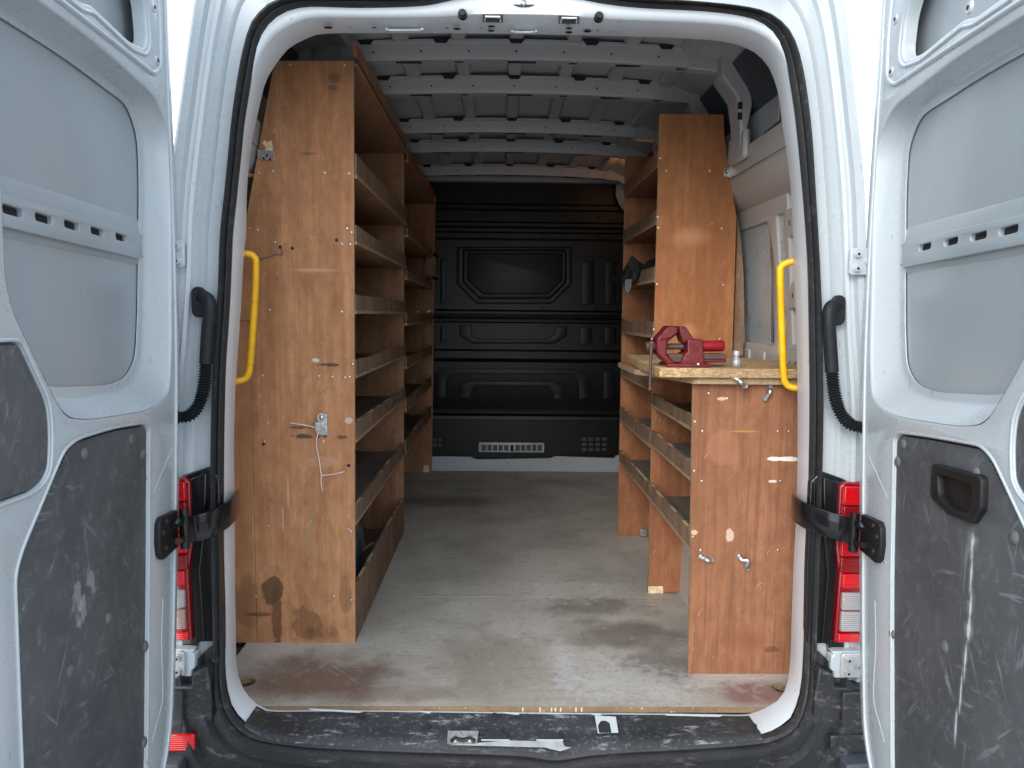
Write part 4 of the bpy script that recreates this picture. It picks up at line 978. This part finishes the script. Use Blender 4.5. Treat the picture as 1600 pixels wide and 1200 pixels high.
side = lambda top, x0=0: [(-.505, 1.845), (-.742, 1.842), (-.862, 1.255), (-.898, .84), (-.912, 0), (-.515, 0)]
hN = [(1.85,1.902,.0),(1.497,1.573,.0),(1.293,1.352,.004),(1.077,1.14,.0),(.872,.932,-.004),(.665,.728,-.010),(.392,.456,-.006),(0.0,.190,-.020)]
hF = [(1.80,1.868,.02),(1.447,1.495,.0),(1.242,1.292,.0),(1.02,1.083,.0),(.808,.868,0),(.595,.655,0),(.384,.455,0)]
UN = leftunit(2.345, 3.60, hN, None, 'tall tan plywood shelving unit by the doorway on the left, stained near its foot', 'shelving_unit', 0, True, None)
splt = [(-.836, 1.05), (-.836, 0), (-.915, 0), (-.901, .84), (-.884, 1.05)]
main = [(-.502, 1.845), (-.742, 1.842), (-.862, 1.255), (-.883, 1.052), (-.8345, 1.052), (-.8345, 0), (-.515, 0)]
EP = panel('end_panel', main, 2.345, .012, 'plyL', UN, label='large tan end panel facing the doorway')
panel('end_panel_strip', splt, 2.3455, .012, 'plyL', UN)
panel('divider_panel', [(-.512, 1.86), (-.72, 1.86), (-.84, 1.3), (-.90, .85), (-.905, 0), (-.522, 0)], 3.60, .012, 'plyIn', UN)
# warped outer corner of the end panel's front edge: top shelf upstand
obj('shelf_back', box((-.90, 2.36, .0), (-.888, 3.6, 1.25)), 'plyIn', UN)
scL = [(389,357),(404,330-60),(426,267),(507,270),(545,271),(402,359),(429,378),(542,357),(549,363),(534,381),(547,382),(421,484),(534,487),(410,587),(498,588),(519,589),(539,590),(546,589),(551,569),(413,690),(505,690),(419,822),(544,827),(548,830),(453,100),(538,102),(400,932),(521,932),(549,938)]
screws([PY(x, y, 2.3448) for x, y in scL], UN)
for p in ((438,386),(457,388),(412,694),(545,727),(526,375)):
    obj('knot_hole', dome(PY(*p, 2.3448), (0, -1, 0), .0055, .0012, 10), 'black', UN, 60)
# latch plate with string
lp = obj('latch_plate', prismn([PY(x, y, 2.3447) for x, y in ((497,647),(511,647),(513,680),(504,680),(493,676),(492,662),(497,660))], (0, -.006, 0)), 'zinc', UN, bevel=.0015)
obj('latch_bolt', join(cyl(PY(502.5, 652, 2.338), (0, -1, 0), .014, .003, 20), dome(PY(502.5, 652, 2.335), (0, -1, 0), .009, .006)), 'zinc', lp, 50)
obj('latch_clip', prismn([PY(x, y, 2.337) for x, y in ((493,659),(507,661),(507,672),(494,674))], (0, -.010, 0)), 'zinc', lp, bevel=.001)
for pts in ([(499,672),(495,685),(495,700),(499,720),(502,743)], [(502,743),(520,741),(538,737)], [(502,743),(502,756),(504,768)], [(492,668),(475,664),(454,661)]):
    obj('string', tube(spline([PY(x, y, 2.334) for x, y in pts], 5), .0016, 6), 'string', lp)
pts = [(439,386),(441,392),(440,398),(430,397),(420,402),(411,403),(404,408)]
obj('purple_string', tube(spline([PY(x, y, 2.341) for x, y in pts], 5), .0014, 6), 'pstring', UN)
# wall bracket with splintered wood behind the end panel
bk = obj('wall_bracket', prismn([PY(x, y, 2.340) for x, y in ((401,233),(427,236),(429,252),(404,249))], (0, .003, 0)), 'zinc', UN, bevel=.0008)
for p in ((412,247),(422,249),(417,243)): obj('bolt', dome(PY(*p, 2.340), (0, -1, 0), .004, .002, 8), 'black', bk, 60)
obj('splinter', prismn([PY(x, y, 2.342) for x, y in ((413,219),(418,222),(424,219),(426,232),(425,238),(415,236),(414,228),(409,224))], (0, .008, 0)), 'cream', bk)

UF = leftunit(3.62, 4.99, hF, None, 'tall plywood shelving unit at the far left beside the bulkhead', 'shelving_unit', 0, True, None)
panel('divider_panel', [(-.512, 1.82), (-.72, 1.82), (-.84, 1.3), (-.90, .85), (-.905, 0), (-.522, 0)], 3.614, .006, 'plyIn', UF)
panel('end_panel', [(-.485, 1.86), (-.72, 1.86), (-.84, 1.3), (-.90, .85), (-.905, 0), (-.510, 0)], 4.99, .012, 'plyIn', UF)
screws([PY(x, y, 4.988) for x, y in ((653,487),(668,487),(671,486))], UF, r=.008)
obj('corner_bracket', prismn([PY(x, y, 4.985) for x, y in ((662,727),(670,727),(671,738),(661,738))], (0, -.004, 0)), 'zinc', UF, bevel=.001)

# right tall unit
UT = thing('shelving_unit', (.7, 3.2, 0), 'tall orange plywood shelving unit on the right behind the workbench', 'shelving unit', 'plywood shelving units fixed along the van walls')
TP = panel('end_panel', [(.533, 1.822), (.770, 1.822), (.776, 1.74), (.832, 1.455), (.836, .93), (.700, .93), (.700, 0), (.540, 0)], 2.80, .012, 'plyT', UT, label='orange end panel facing the doorway')
screws([PY(x, y, 2.7993) for x, y in ((1032,247),(1041,267),(1109,267),(1028,339),(1029,356),(1128,357),(1027,444),(1130,445),(1022,515),(1019,530),(1125,530))], UT, r=.0045)
panel('far_panel', [(.531, 1.825), (.78, 1.825), (.83, 1.45), (.85, .9), (.85, 0), (.537, 0)], 3.54, .012, 'plyInR', UT)
for i, (zb, zt, lz) in enumerate([(1.63,1.69,.02),(1.42,1.475,.01),(1.207,1.268,.01),(.995,1.055,.012),(.788,.85,.006),(.572,.64,.0),(.37,.430,-.005)]):
    X = XR(zb)
    board('shelf', X-.001, .80 if zb > 1.3 else .84, 2.813, 3.539, zb+.011, .011, UT, 'shelf' if zb < 1.1 else 'plyInR')
    lip('shelf_lip', X, X, 2.813, 3.539, zb+.0105, zt, UT, 'lip' if i > 0 else 'plyInR', seed=40+i, dz=lz*.4, sag=.003)
# curved back board seen behind the right edge of the end panel
bb = [(1153,340),(1158,380),(1162,430),(1163,490),(1161,556),(1146,556),(1150,440)]
o = panel('back_board', [(PY(x, y, 2.82).x, PY(x, y, 2.82).z) for x, y in bb], 2.82, .55, 'lip', UT)
# perforated strap to the wall
ps = obj('perforated_strap', prismn([PY(x, y, 2.796) for x, y in ((1130,264),(1138,261),(1150,262),(1158,258),(1172,258),(1174,268),(1165,272),(1152,270),(1140,277),(1131,275))], (0, -.002, 0)), 'zinc', UT, bevel=.0006)
for p in ((1135,270),(1143,265),(1154,266),(1162,264),(1170,262),(1133,266)): obj('strap_hole', dome(PY(*p, 2.7935), (0, -1, 0), .004, .0006, 8), 'rust', ps)
obj('foot_bracket', prismn([PY(x, y, 3.52) for x, y in ((1000,827),(1011,827),(1011,838),(1000,838))], (0, -.004, 0)), 'zinc', UT, bevel=.001)

# workbench unit
UB = thing('workbench', (.7, 2.45, 0), 'reddish plywood workbench with open shelves and a chipboard top, right of the doorway', 'workbench')
BP = panel('end_panel', [(.517, .884), (.845, .884), (.855, .5), (.862, 0), (.532, 0)], 2.141, .012, 'plyB', UB, label='reddish end panel facing the doorway')
panel('divider_panel', [(.531, .83), (.72, .83), (.72, .015), (.540, .0)], 2.786, .012, 'plyInR', UB)
obj('label_scrap', prism([PY(x, y, 2.7855) for x, y in ((1013,916),(1036,916),(1036,927),(1013,927))], (0, -.001, 0)), 'cream', UB)
for i, (zb, zt) in enumerate([(.738,.785),(.587,.646),(.378,.440)]):
    X = XR(zb)-.003
    board('shelf', X-.005, .86, 2.154, 2.785, zb+.011, .011, UB, 'shelf')
    lip('shelf_lip', X-.004, X-.001, 2.154, 2.785, zb+.0105, zt, UB, 'lip', seed=60+i, sag=.003)
o = obj('bench_subtop', prism([(x, y, .886) for x, y in ((.512, 2.112), (.86, 2.112), (.86, 2.79), (.40, 2.79), (.40, 2.45))], (0, 0, .017)), 'plyInR', UB); o.data.materials.append(M['edge'])
for p in o.data.polygons:
    if abs(p.normal.z) < .5: p.material_index = 1
obj('bench_top', prismn([(x, y, .905) for x, y in ((.408, 2.095), (.84, 2.095), (.87, 2.10), (.885, 2.5), (.82, 2.797), (.432, 2.797), (.41, 2.44))], (0, 0, .027)), 'chip', UB, bevel=.002, label='chipboard bench top')
screws([PY(x, y, 2.1403) for x, y in ((1098,674),(1086,659),(1216,674),(1233,674),(1097,752),(1085,736),(1220,752),(1083,839),(1095,860),(1216,860),(1137,623),(1108,615))], UB)
def pclip(pts, lab=None, r=.0065, Y=2.1395):
    a = [PY(x, y, Y) for x, y in pts]; m = (a[0]+a[-1])/2
    path = [a[0]+Vector((0, -.004, 0)), a[0].lerp(a[-1], .25)+Vector((0, -.010, 0)), m+Vector((0, -.024, 0)), a[0].lerp(a[-1], .75)+Vector((0, -.010, 0)), a[-1]+Vector((0, -.004, 0))]
    if len(pts) > 2: path[2] = PY(*pts[1], Y)+Vector((0, -.018, 0))
    c = obj('pipe_clip', tube(spline(path, 5), r, 10), 'zinc', UB, 50)
    for q in (a[0], a[-1]): obj('bolt', join(dome(q, (0, -1, 0), .0095, .008, 12), cyl(q+Vector((0, -.006, 0)), (0, -1, 0), .005, .005, 8)), 'zinc', c, 50)
pclip([(1147,590),(1155,597),(1164,603)], Y=2.108); pclip([(1202,604),(1200,611),(1195,623)]); pclip([(1095,870),(1104,873),(1112,874)]); pclip([(1155,869),(1166,873),(1168,887)])

# pipe fitting standing on the bench
bt = .932
q = PZ(1150, 572, bt); S_ = q.y/F
PF = thing('pipe_fitting', (q.x, q.y, bt), 'small grey metal pipe fitting standing on the chipboard bench top beside the vise', 'pipe fitting')
pr = [(0,.0),(.0125,0),(.0135,.002),(.0135,.017),(.012,.019),(.009,.021),(.0085,.024),(.010,.026),(.0085,.029),(.011,.031),(.0115,.044),(.010,.046),(.008,.0455),(0.0,.040)]
obj('fitting_body', loft([[Vector((q.x+max(r_, .0003)*math.cos(a), q.y+max(r_, .0003)*math.sin(a), bt+z)) for a in [2*math.pi*i/20 for i in range(20)]] for r_, z in pr], True), 'alu', PF, 40)

# ================================================================ VISE
VY = 2.13
zb_ = PY(1085, 571, VY)
VI = thing('bench_vise', (PY(1080, 571, VY).x, VY+.04, bt), 'worn red steel bench vise with a hanging handle on the bench top', 'vise')
def z5(x, y): return (1000+x/6.154, 480+y/6.154)
dzv = bt - PY(*z5(420, 572), VY).z
def VP(x, y, dy=0): p = PY(*z5(x, y), VY); return Vector((p.x, p.y+dy, p.z+dzv*.0+(dzv)))
def vpr(name, pts, y0, y1, mat, parent, bev=.003, label=None):
    return obj(name, prismn([VP(x, y, y0) for x, y in pts], (0, y1-y0, 0)), mat, parent, bevel=bev, label=label)
fj = vpr('front_jaw', [(285,170),(372,178),(385,235),(362,262),(275,330),(272,455),(290,480),(375,548),(265,548),(258,525),(170,440),(168,300)], .012, .078, 'red', VI, .006)
vpr('jaw_face', [(225,225),(290,176),(368,182),(370,240),(300,290),(205,312)], .004, .014, 'red', fj, .004)
rj = vpr('rear_jaw', [(388,178),(440,178),(460,192),(540,312),(458,320),(440,350),(428,335),(405,270),(388,238)], .012, .078, 'red', VI, .006)
bd = vpr('vise_body', [(462,306),(612,304),(614,455),(620,520),(640,545),(395,545),(430,455),(440,440),(462,432)], .002, .088, 'red', VI, .006)
obj('pivot_boss', cyl(VP(535, 378, .002), (0, -1, 0), .0068, .003, 24), 'red', bd, 40)
vpr('slide_bar', [(285,452),(455,448),(420,535),(345,530),(300,490)], .022, .07, 'rust', VI, .003)
vpr('slide_tail', [(618,448),(850,448),(850,498),(618,500)], .018, .072, 'rust', VI, .002)
vpr('slide_tail_edge', [(618,500),(850,498),(848,528),(640,530)], .018, .072, 'red', VI, .003)
vpr('vise_base', [(258,538),(690,540),(690,562),(665,572),(270,572),(258,560)], -.006, .11, 'red', VI, .004)
bar = [VP(600, 375, .04), VP(845, 370, .04)]
obj('screw_barrel', tube([bar[0], bar[0].lerp(bar[1], .96), bar[1]], lambda t: .0165 if t < .7 else .0145, 20), 'red2', VI, 40)
obj('vise_screw', tube([VP(180, 378, .045), VP(455, 378, .045)], .0092, 14), 'rust', VI, 50)
obj('screw_head', join(tube([VP(85, 378, .045), VP(150, 378, .045)], .0145, 14), tube([VP(145, 378, .045), VP(192, 378, .045)], .012, 14)), 'rust', VI, 40)
hb = [VP(125, 335, .02), VP(116, 500, .02), VP(110, 700, .02), VP(110, 795, .02)]
obj('handle_bar', join(tube(hb, .0046, 12), dome(VP(125, 345, .02), (0, 0, 1), .0085, .008), dome(VP(110, 790, .02), (0, 0, 1), .0082, .006), dome(VP(110, 792, .02), (0, 0, -1), .0082, .006)), 'rust', VI, 50)
obj('base_bolt', dome(VP(556, 540, -.006), (0, -.4, 1), .006, .005), 'zinc', VI, 60)

# ================================================================ black cloth on the right shelf
def cloth():
    X0 = XR(1.25)
    px = [(968,432),(1002,420),(990,404),(1010,412),(1024,402)]
    top = [PX(952,436,X0-.16), PX(972,427,X0-.05), PX(986,399,X0+.02), PX(1004,414,X0+.02), PX(1020,402,X0+.06), PX(1024,410,X0+.08)]
    bot = [PX(953,437,X0-.16), PX(968,436,X0-.06), PX(975,447,X0-.02), PX(995,432,X0+.0), PX(1012,424,X0+.03), PX(1026,420,X0+.06)]
    return top, bot
X0 = XR(1.22)
Yc_ = 3.15
def CP(px, py, dy=0): return PY(px, py, Yc_+dy)
cp_top = [CP(951,436,-.02), CP(972,428,-.05), CP(981,412,-.02), CP(988,399,.0), CP(997,407,-.06), CP(1006,414,.0), CP(1014,406,-.05), CP(1026,402,.02)]
cp_mid = [CP(952,437,.0), CP(972,431,.04), CP(981,425,-.07), CP(990,422,-.03), CP(999,421,-.09), CP(1008,420,-.02), CP(1016,418,-.08), CP(1027,415,.0)]
cp_bot = [CP(953,438,.01), CP(970,437,.0), CP(978,445,-.03), CP(984,446,-.02), CP(996,432,-.05), CP(1006,429,-.02), CP(1016,425,-.05), CP(1028,424,.0)]
bk_ = [p+Vector((0, .02, 0)) for p in cp_bot]; bt_ = [p+Vector((0, .03, 0)) for p in cp_top]
cl = obj('black_cloth', loft([cp_top, cp_mid, cp_bot, bk_, bt_, cp_top], False), 'cloth')
cl['label'] = 'crumpled black cloth hanging over a shelf lip of the right shelving'; cl['category'] = 'cloth'
o = obj('cloth_tail', prismn([CP(x, y, -.06) for x, y in ((977,437),(987,436),(986,450),(981,458),(976,452))], (0, .01, 0)), 'liner', None); o.parent = cl

# ================================================================ clamps at the far left unit and the small board they hold
def clamp(px, py, dy, length, label, tilt=0):
    Y = 4.90+dy; p = PY(px, py, Y)
    T = thing('bar_clamp', tuple(p), label, 'clamp')
    e = p+Vector((length, .0, tilt))
    obj('clamp_bar', join(box((p.x, p.y-.006, p.z-.011), (p.x+.03, p.y+.006, p.z+.011)), tube([p+Vector((.02, 0, 0)), e], .009, 8)), 'gloss_black', T)
    obj('clamp_pad', tube([p+Vector((-.016, 0, 0)), p+Vector((.012, 0, -tilt*.1))], .014, 12), 'red2', T, 40)
clamp(673,397,0,.05,'upper short clamp with a red end on the far left shelving',-.02)
clamp(672,434,0,.055,'lower short clamp with a red end on the far left shelving',-.01)
clamp(672,495,.02,1.30,'long black bar clamp with a red end lying across in front of the bulkhead',.0)
sb = obj('small_board', prismn([PY(x, y, 4.92) for x, y in ((665,395),(681,400),(680,440),(662,434))], (0, .012, 0)), 'lip'); sb['label'] = 'small upright plywood offcut held by two clamps at the far left shelving'; sb['category'] = 'board'

# grey lashing fitting seen under the lowest left shelf
lf = thing('lashing_fitting', (-.60, 2.75, 0), 'dark grey metal fitting lying inside the bottom bay of the left shelving', 'metal fitting')
q = PX(562, 838, -.60)
obj('fitting_body', prismn([Vector((-.60, q.y+u, .0+v)) for u, v in ((-.06,.02),(-.06,.20),(.02,.20),(.06,.12),(.06,.02))], (-.06, 0, 0)), 'liner', lf, bevel=.01)
obj('fitting_lever', tube([Vector((-.60, q.y+.05, .12)), Vector((-.565, q.y+.11, .13))], .008, 10), 'zinc', lf, 50)
